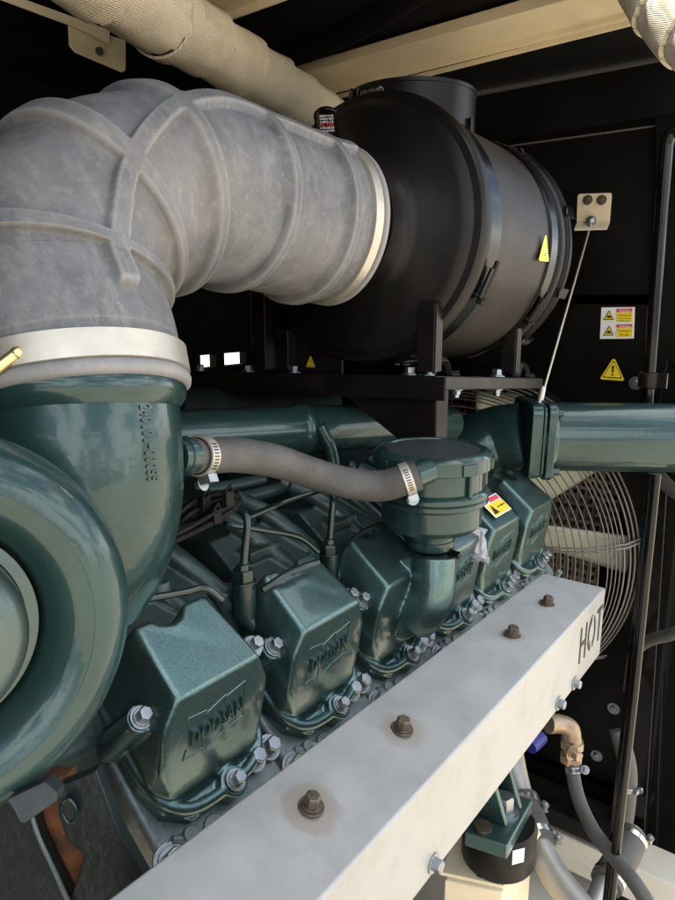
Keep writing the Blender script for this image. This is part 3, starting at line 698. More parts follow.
# label triangle on filter
def tri_label(x,y,objs,size,nm,desc,hscale=1,mt='yel',up=None,mark=True,off=.0008):
    h = surf(objs,x,y); pos,nr = h[0],h[1]
    u_ = V(up) if up else V((0,0,1)); u_ = (u_-nr*u_.dot(nr)).normalized(); r_2 = u_.cross(nr).normalized()
    t = thing(nm,pos,desc,'label'); s = size
    def tri(k,dz): return [pos+nr*dz+r_2*a*s*k+u_*b*s*k*hscale for a,b in ((-.5,-.40),(-.44,-.46),(.44,-.46),(.5,-.40),(.05,.5),(-.05,.5))]
    MB().prism(tri(1,off),nr*.0004).build('plate',mt,t,smooth=False)
    if mark:
        MB().prism(tri(.80,off+.0005),nr*.0001).build('border','ink',t,smooth=False)
        MB().prism(tri(.70,off+.0007),nr*.0001).build('field',mt,t,smooth=False)
        e = MB(); e.prism([pos+nr*(off+.0009)+r_2*a*s+u_*b*s*hscale for a,b in ((-.05,.20),(.05,.20),(.03,-.12),(-.03,-.12))],nr*.0001)
        e.prism([pos+nr*(off+.0009)+r_2*a*s+u_*b*s*hscale for a,b in ((-.04,-.18),(.04,-.18),(.04,-.26),(-.04,-.26))],nr*.0001); e.build('exclamation_mark','ink',t,smooth=False)
    return t
_fl = tri_label(542,249,[bod,capo],.038,'filter_label','bright yellow triangular label near the rear end of the air filter',1.0,'lemon',mark=False,off=.004)
_h = surf([bod,capo],542,256); _u = (V((0,0,1))-_h[1]*_h[1].z).normalized(); _r = _u.cross(_h[1]).normalized()
for _k in range(3): MB().box(_h[0]+_h[1]*.0052+_u*(.004-.003*_k),(.018-.002*_k,.0009,.0003),(_r,_u,_h[1])).build('print','ink',_fl,smooth=False)

# ---- filter shelf
sh = thing('filter_shelf', P(430,378,.84), 'black steel shelf with upright brackets carrying the air filter', 'shelf')
SC = P(436,376,.90); SR = on(541,378,1,SC.y); SX = (SR-SC).normalized(); SL = on(150,370,0,SC.x); SY = (SL-SC).normalized(); SZ = SX.cross(SY).normalized()
Lx, Ly = (SR-SC).length, (SL-SC).length
b = MB(); b.box(SC+SX*Lx/2+SY*Ly/2-SZ*.002,(Lx,Ly,.004),(SX,SY,SZ)); b.build('top_plate','satin',sh,bev=.001)
b = MB(); b.box(SC+SY*(Ly/2-.008)-SX*.002-SZ*.0165,(.004,Ly+.016,.031),(SX,SY,SZ)); b.build('front_rail','satin',sh,bev=.002)
b = MB(); b.box(SC+SX*(Lx/2+.004)-SY*.002-SZ*.0095,(Lx-.008,.004,.017),(SX,SY,SZ)); b.box(SC+SX*Lx+SY*Ly/2-SZ*.0095,(.004,Ly,.017),(SX,SY,SZ)); b.build('side_rail','satin',sh,bev=.001)
pst = SC+SX*.004+SY*.004; b = MB(); b.box(pst+V((0,.006,-.13)),(.004,.020,.22)); b.box(pst+V((.015,-.003,-.13)),(.032,.004,.22)); b.build('post','satin',sh,bev=.001)
b = MB(); g0 = SC-SZ*.03; gX = g0.x+.006
b.prism([V((gX,g0.y+.002,g0.z)),V((gX,on(336,398,0,gX).y,g0.z)),V((gX,on(404,444,0,gX).y,on(404,444,0,gX).z)),V((gX,g0.y+.002,on(436,450,0,gX).z))],V((.004,0,0))); b.build('gusset','satin',sh,bev=.001)
for x0,y0,x1,y1,yy in ((440,303,436,372,SC.y+.002),(519,320,517,373,SC.y+.002)):
    p,q = on(x0,y0,1,yy),on(x1,y1,1,yy); b = MB(); b.box((p+q)/2+V((0,.0,0)),(.018,.004,(p-q).length)); b.box((p+q)/2+V((-.009,.012,0)),(.003,.024,(p-q).length)); b.build('upright','satin',sh,bev=.0008)
for x0,y0,x1,y1 in ((294,330,290,369),(270,285,268,369)):
    p,q = on(x0,y0,0,SC.x+.02),on(x1,y1,0,SC.x+.02); b = MB(); b.box((p+q)/2,(.022,.003,(p-q).length)); b.box((p+q)/2+V((-.010,.012,0)),(.003,.026,(p-q).length)); b.build('upright','satin',sh,bev=.0008)
for x,dx_ in ((200,.02),(248,.03),(294,.02),(410,.02),(427,.03)):
    p = on(x,369,0,SC.x+dx_); p = p-SZ*((p-SC).dot(SZ)); MB().hexb(p,SZ,.0072,.008).build('shelf_bolt','zinc',sh,bev=.0006)
p = on(497,371,1,SC.y+.03); p = p-SZ*((p-SC).dot(SZ)); MB().hexb(p,SZ,.0085,.009).build('shelf_bolt','zinc',sh,bev=.0006)
for x in (456,497):
    p = on(x,390,1,SC.y+.014); p = p-SZ*((p-SC).dot(SZ)+.018); b = MB(); b.cyl(p+SZ*.01,p-SZ*.012,.0046,n=16); b.hexb(p,-SZ,.0065,.005); b.build('shelf_stud','zinc',sh,bev=.0006)
# saddle feet under the barrel
for t_,ax_ in ((.32,0),(.62,0)):
    q = SC+SX*(t_-.25)+SY*.03; b = MB(); b.tube([q-SX*.05+SZ*.003,q-SX*.025+SZ*.003,q-SX*.012+SZ*.020,q+SX*.012+SZ*.020,q+SX*.025+SZ*.003,q+SX*.05+SZ*.003],.006,n=4,seg=5); b.build('saddle','satin',sh,bev=.001)
_q = on(316,357,0,SC.x+.03); hpl = MB().box(_q,(.004,.10,.045)); tag(hpl.build('back_plate','satin'),'small dark plate on the shelf carrying a yellow warning triangle','plate')
tri_label(311,362,[bpy.data.objects['back_plate']],.017,'shelf_warning','small yellow warning triangle on the shelf under the filter')
wv = MB()
for k in range(5):
    wv.tube([P(375+3*k,366-2*k,1.0),P(395,358+1.5*k,.98),P(418,352+3*k,.99),P(436,360,1.02)],.0022,n=8)
tag(wv.build('thin_cable','gloss'),'thin black cables lying on the shelf beneath the filter','cable')
# ---- breather with lid
br = thing('breather', P(433,520,.86), 'dark green round breather pot with flat textured lid standing on the third cover', 'breather')
bz = .86; BS = .925; top = P(433,449,bz)
def zof(y): return (P(433,y,bz)-top).z
def bl_(b,prof,n=64): b.lathe(top,(0,0,1),[(r*BS,h*BS) for r,h in prof],n)
b = MB(); ax=(0,0,1)
bl_(b,[(0,.0),(.066,.0),(.0665,.0025),(.069,.003),(.0745,.001),(.079,-.003),(.0795,-.010),(.0795,-.020),(.076,-.022)],96)
bl_(b,[(.0640,.0005),(.0648,.0022),(.0662,.0022),(.0668,.0005)],96); lid = b.build('lid','greens',br,ang=30)
b = MB(); bl_(b,[(0,.0012),(.063,.0012),(.0635,.0005),(.0638,-.001)],96); b.build('lid_inset','speck',lid)
b = MB()
for k in range(8):
    th = R_(20+45*k); b.box(top+V((math.cos(th)*.0715,math.sin(th)*.0715,-.0115)),(.008,.022,.014),(V((math.cos(th),math.sin(th),0)),V((-math.sin(th),math.cos(th),0)),V((0,0,1))))
b.build('lid_lug','greens',lid,bev=.0015)
b = MB(); bl_(b,[(.070,-.018),(.070,-.048),(.074,-.050),(.0775,-.053),(.0775,-.058),(.0745,-.060),(.0765,-.062),(.0765,-.067),(.073,-.070),(.0685,-.072),(.0685,-.098),(.062,-.106),(.036,-.109),(.034,-.112),(.034,-.120),(.0325,-.121),(.0325,-.124),(.034,-.125),(.034,-.136),(.031,-.138),(.031,-.16)],96)
pot = b.build('pot','greens',br,ang=35)
for k in range(6):
    th=R_(60*k+10); b = MB(); b.cyl(top+V((math.cos(th)*.0675,math.sin(th)*.0675,-.046)),top+V((math.cos(th)*.0675,math.sin(th)*.0675,-.019)),.0035,n=12); b.build('clip_screw','greens',br)
b = MB(); bl_(b,[(.030,-.138),(.0345,-.139),(.0345,-.144),(.030,-.145)],64); b.hexb(top+V((.0,-.032,-.131)),(0,-1,0),.005,.008); b.build('neck_clamp','gloss',br)
# ---- ribbed breather hose with two worm clamps
bh = thing('breather_hose', P(300,470,.8), 'brown-grey woven rubber hose curving from the turbocharger elbow to the breather', 'hose')
hp = [P(186,456,.60),P(205,456,.62),P(236,455,.66),P(275,461,.71),P(312,473,.77),P(348,483,.785),P(380,486,.79),P(404,480,.785),P(418,475,.785)]
b = MB(); b.tube(hp,[.0145,.0165,.0168,.0172,.0175,.0178,.0178,.0178,.0175],n=160,seg=90,rf=lambda u,th:.00022*math.sin(th*22+u*330)*math.sin(th*22-u*330)); b.build('hose_body','rubberrib',bh,ang=70)
def worm(c,d,r,w,parent,mt='band',sdir=None,slots=True):
    b = MB(); b.lathe(c-d*w/2,d,[(r-.001,0),(r+.0008,.0004),(r+.0008,w-.0004),(r-.001,w)],64); cl_=b.build('worm_clamp',mt,parent,ang=40)
    a,bq,_ = basis(d); nrm = (-CF-d*(-CF).dot(d)).normalized(); tg = d.cross(nrm)
    b = MB()
    for k in range(9):
        th = R_(-34+9*k); q = nrm*math.cos(th)+tg*math.sin(th); b.box(c+q*(r+.0009),(w*.5,.0012,.0008),(d,d.cross(q),q))
    if slots: b.build('slot','ink',cl_,smooth=False)
    sd = V(sdir).normalized() if sdir else -tg; b = MB(); q = c+sd*(r+.006); cr_ = d.cross(sd).normalized()
    b.box(q-sd*.002,(w*1.1,.013,.008),(d,cr_,sd)); b.hexb(q+cr_*.006,cr_,.0046,.006,washer=True); b.build('worm_screw','zinc',cl_,bev=.0006)
    return cl_
d1 = (hp[2]-hp[1]).normalized(); worm(P(201,456,.613),d1,.0176,.011,bh,sdir=(0,-.4,-1))
d2 = (hp[-1]-hp[-2]).normalized(); worm(P(407,479,.785),d2,.0186,.011,bh,sdir=(.0,-.4,-1))
b = MB(); b.cyl(P(176,457,.59),P(192,456,.605),.0155,n=32); b.lathe(P(185,456,.60),d1,[(.014,-.008),(.0175,-.006),(.0175,0),(.014,.002)],32); b.build('spigot','greens',bh)
b = MB(); b.cyl(P(412,477,.785),P(428,471,.80),.0150,n=32); b.build('spigot','greens',bh)

# ---- rear charge pipe along the far bank
cp = thing('charge_pipe', P(290,425,1.0), 'long dark green charge air pipe behind the woven hose, with a saddle strap', 'pipe')
a,bq = P(120,441,.80),P(402,424,1.12); b = MB(); b.tube([a,bq],.0335,n=64,smooth=False); b.build('pipe','greens',cp)
dp = (bq-a).normalized(); q = a+dp*((P(298,425,.98)-a).dot(dp))
b = MB(); b.lathe(q,dp,[(.033,-.012),(.035,-.010),(.0375,-.005),(.0375,.006),(.035,.010),(.033,.012)],64); b.build('strap','greens',cp,ang=50)
b = MB(); b.tube([q+V((.0,-.036,.01)),q+V((.012,-.048,-.03)),q+V((.02,-.05,-.09))],.009,n=16); b.build('strap_leg','greens',cp)
b = MB(); b.tube([P(402,424,1.12),P(425,421,1.16),P(448,424,1.22)],.031,n=48); b.lathe(P(415,422.5,1.145),(P(425,421,1.16)-P(402,424,1.12)),[(.030,-.012),(.038,-.010),(.040,-.004),(.036,0),(.040,.004),(.040,.010),(.030,.012)],48); b.build('coupling','greens',cp)
b = MB(); b.cyl(P(170,407,1.05),P(330,402,1.5),.03,n=32); tag(b.build('return_pipe','block'),'dark pipe end in the shadow under the filter shelf','pipe')
# ---- front outlet elbow and cross pipe
fe = thing('outlet_elbow', P(495,440,1.3), 'large dark green cast elbow rising to the flange beside the fan', 'pipe elbow')
b = MB(); b.tube([P(437,540,1.22),P(446,500,1.27),P(462,462,1.30),P(490,441,1.31),P(524,436,1.285)],[.075,.070,.062,.062,.063],n=64,seg=12); b.build('elbow','greens',fe,ang=60)
dx = (P(675,438.5,1.27)-P(545,436.5,1.27)).normalized(); ff = P(521,436,1.285)
ua = V((0,0,1)); ua = (ua-dx*ua.dot(dx)).normalized(); va = dx.cross(ua)
def flange(c,th,sz,name):
    pl=[]
    for sx,sy in ((1,1),(-1,1),(-1,-1),(1,-1)):
        for k in range(6):
            an = math.atan2(sy,sx)-R_(45)+R_(90)*k/5; pl.append(c+ua*(sx*(sz-.018)+math.cos(an)*.018)+va*(sy*(sz-.018)+math.sin(an)*.018))
    b = MB(); b.prism(pl,dx*th); return b.build(name,'greens',fe,bev=.002,segs=3)
flange(ff,.020,.068,'flange'); flange(ff+dx*.0215,.006,.066,'gasket_plate'); flange(ff+dx*.029,.014,.070,'flange')
for sx,sy in ((1,1),(1,-1),(-1,1),(-1,-1)):
    q = ff+dx*.043+ua*sx*.054+va*sy*.054; MB().hexb(q,dx,.008,.011).build('flange_bolt','greens',fe,bev=.0006)
xp = thing('cross_pipe', P(610,438,1.27), 'thick glossy dark green pipe leaving the frame to the right above the fan guard', 'pipe')
a = ff+dx*.040; bq = a+dx*.40; b = MB(); b.tube([a,a+dx*.005,bq,bq+dx*.06+V((.03,0,-.01)),bq+dx*.10+V((.12,0,-.05)),bq+dx*.11+V((.26,0,-.06))],.064,n=96,seg=12); b.build('pipe','greens',xp)
b = MB(); b.lathe(a,dx,[(.064,.0),(.068,.002),(.066,.010),(.064,.012)],96); b.build('weld','greens',xp)

# ---- fan, guard, radiator core
gd = thing('fan_guard', tuple(FC), 'round wire fan guard of concentric rings in front of the cream fan', 'fan guard')
GX = 1.46
def ringp(r,x,n=120): return [V((x,FC.y+r*math.cos(2*math.pi*k/n),FC.z+r*math.sin(2*math.pi*k/n))) for k in range(n+1)]
b = MB()
for k in range(26):
    r = .372-.006*k if k < 5 else .348-.0160*(k-4)
    x = GX - .045*min(1,(k/5)) if k<5 else GX-.045
    b.tube(ringp(r,x),.0014 if k else .0022,n=6,smooth=False,cap=False)
for r in (.378,.384,.390): b.tube(ringp(r,GX+.01+(.39-r)*0+ (r-.372)*2.2),.0024,n=6,smooth=False,cap=False)
b.build('ring_wire','guard',gd,ang=80)
for k in range(8):
    th = R_(-10+45*k); b = MB()
    for o_ in (-.004,.004):
        tt = V((0,-math.sin(th),math.cos(th)))*o_
        b.tube([V((GX-.049,FC.y+math.cos(th)*.03,FC.z+math.sin(th)*.03))+tt,V((GX-.049,FC.y+math.cos(th)*.31,FC.z+math.sin(th)*.31))+tt,V((GX+.0,FC.y+math.cos(th)*.378,FC.z+math.sin(th)*.378))+tt,V((GX+.07,FC.y+math.cos(th)*.405,FC.z+math.sin(th)*.405))+tt],.0024,n=8,smooth=False)
    b.build('spoke','guard',gd)
# shroud ring
b = MB(); nn5=120
b.lathe(V((XW,FC.y,FC.z)),(-1,0,0),[(.372,0),(.392,0),(.392,.05),(.372,.05),(.372,0)],120); tag(b.build('shroud_ring','satin'),'black steel shroud ring around the fan opening','fan shroud')
fan = thing('radiator_fan', (1.6,FC.y,FC.z), 'large cream plastic fan with broad blades behind the wire guard', 'fan')
b = MB(); b.lathe(V((1.60,FC.y,FC.z)),(-1,0,0),[(0,.06),(.10,.06),(.12,.04),(.12,-.04),(0,-.04)],64); b.build('hub','satin',fan)
for k in range(8):
    th0 = R_(1+45*k); b = MB(); vs=[]; 
    for t in range(9):
        r = .11+(.345-.11)*t/8; wdt = .038+.020*t/8
        for s in range(7):
            q = (s/6-.5)*2*wdt; th = th0+q/max(r,.15)*.9; x = 1.60+q*.55*(1-.4*t/8)+.012*math.cos(q*12)
            vs.append(V((x,FC.y+r*math.cos(th),FC.z+r*math.sin(th))))
    b.add(vs,[(t*7+s,t*7+s+1,(t+1)*7+s+1,(t+1)*7+s) for t in range(8) for s in range(6)])
    o_ = b.build('blade','cream',fan,ang=80); sd=o_.modifiers.new('s','SOLIDIFY'); sd.thickness=.004
rc = thing('radiator_core', (1.76,.7,.5), 'dusty brown radiator core with stacked rows behind the fan', 'radiator')
b = MB(); b.box((1.80,.8,.95),(.02,1.1,1.2)); b.build('core_back','ink',rc,smooth=False)
b = MB()
for k in range(46): b.box((1.765,.8,.42+.0225*k),(.03,1.06,.009))
fo_ = b.build('fin_row','core',rc,smooth=False)
b = MB()
for k in range(52): b.box((1.752,.30+.0205*k,.93),(.03,.0045,1.06))
b.build('tube_column','core',rc,smooth=False)
b = MB(); b.box((1.66,.27,.95),(.20,.02,1.5)); b.box((1.66,1.35,.95),(.2,.02,1.5)); b.box((1.66,.8,.35),(.2,1.1,.02)); b.box((1.66,.8,1.50),(.2,1.1,.02)); tag(b.build('shroud_box','foam',smooth=False),'black duct walls between fan opening and radiator','duct')

# ---- HOT heat shield
hs = thing('heat_shield', (.56,.29,1.0), 'long pale galvanised heat shield box marked HOT with rusty bolts on top', 'heat shield')
TLf,TRf = V((.955,.331,1.103)),V((.955,.240,1.103)); TLn,TRn = V((.10,.333,1.137)),V((.10,.2435,1.104)); dz = V((0,0,-.103))
b = MB(); vs=[TLn,TRn,TRf,TLf,TLn+dz+V((0,0,-.03)),TRn+dz,TRf+dz,TLf+dz]
b.add(vs,[(0,1,2,3),(4,7,6,5),(0,4,5,1),(1,5,6,2),(2,6,7,3),(3,7,4,0)]); hso = b.build('casing','galv',hs,bev=.0028,segs=4)
def topz(x,y):
    n_t = (TRn-TLn).cross(TLf-TLn); return TLn.z-((x-TLn.x)*n_t.x+(y-TLn.y)*n_t.y)/n_t.z
stains = []
for k,(x,y) in enumerate(((311,803),(402,725),(512,631),(547,600))):
    h = surf([hso],x,y+4); q = h[0]; nt_ = V((0,.0,1)); n_u = h[1]
    stains.append((q,[.030,.028,.022,.015][k],[1.0,.8,.85,.6][k]))
    b = MB(); b.cyl(q,q+n_u*.0016,.0105,n=24); b.hexb(q+n_u*.0016,n_u,.0068,.0085,washer=False); b.build('top_bolt','rustbolt',hs,bev=.0006)
for x,y in ((433,863),(558,703),(574,683),(592,669)):
    h = surf([hso],x,y)
    if not h: continue
    b = MB(); b.hexb(h[0],h[1],.0060,.0075,collar=False); b.build('side_bolt','zinc',hs,bev=.0005)
# HOT lettering on the side
def fpt(x,y): return surf([hso],x,y)[0]
pL,pR = fpt(583,643),fpt(602,607); 
mid = (fpt(579,665)+fpt(602,598))/2
wd = abs(fpt(601,620).x-fpt(579,650).x)
ct = (fpt(579,650)+fpt(602,618))/2
put_text('lettering','HOT',V((ct.x,ct.y-.0004,1.056)),(TRf-TRn),(0,0,1),wd,.0006,'ink',hs,height=.052,bold=-.01)

# rusty water stains around the bolt holes, mixed into the sheet's own colour
nt = M['galv'].node_tree; N = nt.nodes; L = nt.links; bs = N['Principled BSDF']
geo = N.new('ShaderNodeNewGeometry'); nz = N.new('ShaderNodeTexNoise'); nz.inputs['Scale'].default_value = 90; nz.inputs['Detail'].default_value = 5
L.new(geo.outputs['Position'], nz.inputs['Vector'])
src = bs.inputs['Base Color'].links[0].from_socket
for q, r, am in stains:
    ds = N.new('ShaderNodeVectorMath'); ds.operation = 'DISTANCE'; ds.inputs[1].default_value = q; L.new(geo.outputs['Position'], ds.inputs[0])
    ad = N.new('ShaderNodeMath'); ad.operation = 'MULTIPLY_ADD'; ad.inputs[1].default_value = .010; L.new(nz.outputs['Fac'], ad.inputs[0]); L.new(ds.outputs['Value'], ad.inputs[2])
    rp = N.new('ShaderNodeMapRange'); rp.interpolation_type = 'SMOOTHSTEP'; rp.inputs['From Min'].default_value = r*1.05; rp.inputs['From Max'].default_value = r*.80
    rp.inputs['To Min'].default_value = 0; rp.inputs['To Max'].default_value = am*.55; L.new(ad.outputs[0], rp.inputs['Value'])
    mx = N.new('ShaderNodeMix'); mx.data_type = 'RGBA'; L.new(rp.outputs['Result'], mx.inputs[0]); L.new(src, mx.inputs[6]); mx.inputs[7].default_value = (.27,.22,.165,1)
    src = mx.outputs[2]
L.new(src, bs.inputs['Base Color'])

for zz in (1.056+.019,1.056-.019):
    MB().box((ct.x+.0005,ct.y-.0009,zz),(.006,.0006,.013)).build('stencil_bridge','galv',hs,smooth=False)
# ---- wall fixings and stickers
ab = thing('angle_bracket', P(594,211,1.5), 'small cream angle bracket with bolts on the black bulkhead holding the wire', 'bracket')
def onw(x,y,d=0): return on(x,y,0,XW-d)
b = MB(); pl=[onw(x,y) for x,y in ((578,196),(580,194),(611,193),(612,195),(610,222),(577,222))]; b.prism(pl,V((-.004,0,0)))
b.prism([onw(577,221),onw(610,221),onw(607,228,.03),onw(574,229,.03)],V((0,0,-.004))); b.build('angle','beige',ab,bev=.001)
for x in (588,602): p = onw(x,200,.004); b = MB(); b.cyl(p,p-V((.003,0,0)),.010,n=24); b.hexb(p-V((.003,0,0)),(-1,0,0),.007,.006,washer=False); b.build('bracket_bolt','rustbolt',ab,bev=.0006)
b = MB(); p = onw(591,221,.012); b.sph(p,.011,20); b.cyl(p,p+(P(590,232,1.46)-p).normalized()*.02,.006,n=12); b.build('eye_bolt','zinc',ab)
wr = thing('tension_wire', P(565,315,1.4), 'thin steel wire stretched from the wall bracket down to the pipe flange', 'wire')
a,bq = onw(591,224,.014),P(541,400,1.27); b = MB(); b.tube([a,bq],.0022,n=10,smooth=False,rf=lambda u,th:.0); b.build('wire','cable',wr)
b = MB(); b.tube([P(543,388,1.275),P(541,398,1.265),P(539,405,1.255)],.0055,n=10); b.build('ferrule','cable',wr)
h = None
def flat(name,pts,d,mt,parent): 
    return MB().prism([onw(x,y,d) for x,y in pts],V((-.0006,0,0))).build(name,mt,parent,smooth=False)
wl = thing('warning_sticker', onw(617,322), 'white and yellow warning sticker with two hazard rows on the black bulkhead', 'sticker')
flat('backing',[(601.5,307.5),(635,307),(634,338.5),(600,339)],0,'whi',wl)
for y in (309,324.5):
    flat('heading',[(616.5,y),(632.5,y-.5),(632.3,y+2.5),(616.3,y+3)],.0008,'red',wl)
    flat('text_panel',[(616.5,y+3.5),(632.5,y+3),(632,y+12),(616,y+12.5)],.0008,'yel',wl)
    flat('hazard_triangle',[(603,y+11),(609.3,y+1),(614,y+10.8)],.0008,'ink',wl)
    flat('hazard_field',[(604.4,y+10.2),(609.2,y+2.6),(612.8,y+10)],.0016,'yel',wl)
    flat('pictogram',[(606.5,y+8.8),(608,y+6),(611,y+7),(611,y+9)],.0024,'ink',wl)
Yd = V((0,-1,0)); Zu = V((0,0,1))
for s_,x,y,wd_,mt,hh in (('WARNING',624.5,310.7,.022,'whi',.004),('Keep hands away',624.3,315.5,.028,'ink',.0035),('from rotating',624.3,318.5,.026,'ink',.0035),('machine parts',624.3,321,.024,'ink',.0035),
                      ('WARNING',624.5,326.2,.022,'whi',.004),('Moving parts',624.2,331,.028,'ink',.0035),('can cut',624,334.5,.020,'ink',.0035)):
    put_text('print',s_,onw(x,y,.0018),Yd,Zu,wd_,.0001,mt,wl,height=hh)
tri_label(613,370,[bko],.050,'hazard_sticker','yellow triangular hazard sticker with exclamation mark on the black bulkhead',.95,'yel')
# lifting tie by the ceiling corner
b = MB(); b.tube([onw(476,151,.05),onw(490,153,.05),onw(503,150,.04),onw(516,152,.03)],.004,n=10); tag(b.build('cable_tie','gloss'),'small looped black cable with a tie by the bulkhead seam above the filter','cable')
b = MB(); b.cyl(onw(499,151,.055),onw(516,150,.035),.0055,n=12); tag(b.build('cable_gland','zinc'),'pale cable end fitting near the bulkhead seam','fitting')

# ---- right side: door frame tube, post, strut, hoses
dt = thing('door_tube', onw(655,270), 'tall glossy black round tube with bent top at the right edge', 'tube')
b = MB(); b.tube([on(684,131,0,1.44),on(672,133,0,1.44),on(667,143,0,1.44),on(665,165,0,1.44),on(657,270,0,1.44),on(648,392,0,1.44),on(646,420,0,1.44)],.0115,n=32,seg=10); b.build('tube','gloss',dt)
b = MB(); p = on(648.5,380,0,1.44); b.lathe(p,(0,0,1),[(.0145,-.016),(.019,-.014),(.019,.014),(.0145,.016)],32); b.box(p+V((0,-.024,0)),(.01,.02,.03)); b.build('clamp','satin',dt,bev=.001)
dp_ = thing('door_post', (1.5,.26,.1), 'black painted corner post at the right of the fan opening', 'post')
b = MB(); b.prism([on(x,y,0,1.50) for x,y in ((655,476),(668,476),(640,905),(610,905))],V((.03,0,0))); b.build('web','gloss',dp_,bev=.002)
b = MB(); b.bar(on(655,470,0,1.495),on(611,905,0,1.495),.007,.010); b.build('edge','gloss',dp_,bev=.0015)
b = MB(); b.prism([on(x,y,0,1.545) for x,y in ((655,60),(700,52),(700,380),(668,360),(660,400),(655,480))],V((.03,0,0))); b.build('upper_panel','wallb',dp_,bev=.002)
b = MB(); b.prism([on(x,y,0,1.60) for x,y in ((664,476),(671,476),(654,905),(640,905))],V((.03,0,0))); b.build('inner_flange','wallb',dp_,bev=.002)
b = MB(); b.prism([on(x,y,0,1.68) for x,y in ((600,560),(668,400),(760,400),(760,905),(560,905))],V((.02,0,0))); b.build('back_sheet','foam',dp_,smooth=False)
st_ = thing('gas_strut', on(632,700,0,1.2), 'slim glossy black door stay running down the right side', 'door stay')
b = MB(); b.tube([on(656,474,0,1.02),on(634,690,0,.985),on(609,915,0,.95)],.0068,n=24,smooth=False); b.build('rod','gloss',st_)
b = MB(); b.bar(on(653,474,0,1.05),on(606,915,0,.97),.014,.006); b.build('channel','gloss',st_,bev=.001)
rh = thing('coolant_hose', on(660,640,0,1.35), 'black rubber hose reaching in from the right edge behind the door stay', 'hose', 'black hoses at the right edge')
b = MB(); b.tube([on(700,622,0,1.3),on(672,634,0,1.32),on(648,641,0,1.36),on(634,655,0,1.42),on(628,690,0,1.46)],.0115,n=24); b.build('hose_body','rubberrib',rh)
rh = thing('coolant_hose', on(660,500,0,1.35), 'black rubber hose dropping away under the right end of the green pipe', 'hose', 'black hoses at the right edge')
b = MB(); b.tube([on(655,470,0,1.40),on(668,486,0,1.38),on(690,502,0,1.35)],.013,n=24); b.build('hose_body','rubberrib',rh)
vh = thing('drain_hose', on(627,800,0,1.3), 'black vertical hose with two steel clamps beside the door stay', 'hose')
b = MB(); b.tube([on(618,730,0,1.36),on(628,775,0,1.34),on(620,840,0,1.32),on(600,900,0,1.30)],.018,n=32); b.build('hose_body','rubberrib',vh)
for y,x in ((785,626),(831,621)):
    worm(on(x,y,0,1.335),V((0,-.05,1)).normalized(),.019,.010,vh,sdir=(-.3,-1,0))
# brass elbow, valve and its hose
be = thing('brass_elbow', P(565,735,1.15), 'dull brass elbow fitting with hexagonal valve below the heat shield end', 'pipe fitting')
b = MB(); b.tube([P(548,724,1.14),P(560,724,1.15),P(570,729,1.15),P(572,742,1.15)],.0155,n=24); b.lathe(P(572,744,1.15),(0,0,-1),[(.012,-.008),(.019,-.006),(.019,.006),(.013,.010),(.013,.018),(.018,.02),(.018,.032),(.013,.036)],8)
b.build('elbow','brass',be,ang=40,bev=.0008); b = MB(); b.hexb(P(572,752,1.135),(-.5,-1,0),.009,.012); b.build('valve_nut','brass',be)
fh = thing('fuel_hose', P(600,820,1.05), 'thin grey-black hose curving down from the brass fitting to the bottom edge', 'hose')
hp = [P(572,764,1.15),P(575,785,1.14),P(582,808,1.12),P(596,835,1.08),P(615,858,1.04),P(634,882,1.0),P(648,905,.98),P(655,930,.97)]
b = MB(); b.tube(hp,.0112,n=24); b.build('hose_body','rubberrib',fh)
worm(P(573,770,1.148),(hp[1]-hp[0]).normalized(),.012,.010,fh,'zinc')
# steel pipe with rubber sleeves
def sleeve_pipe(lbl,pts,r,sl0,sl1,grp):
    t = thing('steel_pipe', P(*pts[1]), lbl, 'pipe', grp); q=[P(*p) for p in pts]
    b = MB(); b.tube(q,r,n=40,seg=10); b.build('pipe','alu',t)
    ps_ = spline(q,10); i0,i1 = int(sl0*len(ps_)),int(sl1*len(ps_)); b = MB(); b.tube(ps_[i0:i1],r+.007,n=40,smooth=False); b.build('rubber_sleeve','rubberrib',t)
    for i in (i0+2,i1-3): worm(ps_[i],(ps_[i+1]-ps_[i]).normalized(),r+.0075,.010,t,'steel',sdir=(.3,-.9,.2),slots=False)
    return t
sleeve_pipe('steel coolant pipe with dark rubber sleeve beside the engine mount',[(508,740,1.2),(518,790,1.16),(532,830,1.1),(552,872,1.04),(585,915,.98)],.022,.30,.62,'steel pipes with rubber sleeves')
sleeve_pipe('steel coolant pipe with rubber sleeve at the bottom edge beside the thin hose',[(634,832,1.30),(622,858,1.26),(606,884,1.22),(592,915,1.18)],.021,.05,.70,'steel pipes with rubber sleeves')
bp_ = MB(); bp_.cyl(P(530,747,1.12),P(541,737,1.14),.012,n=24); tag(bp_.build('blue_cap','blue'),'small blue plastic cap peeping out beneath the heat shield','cap')
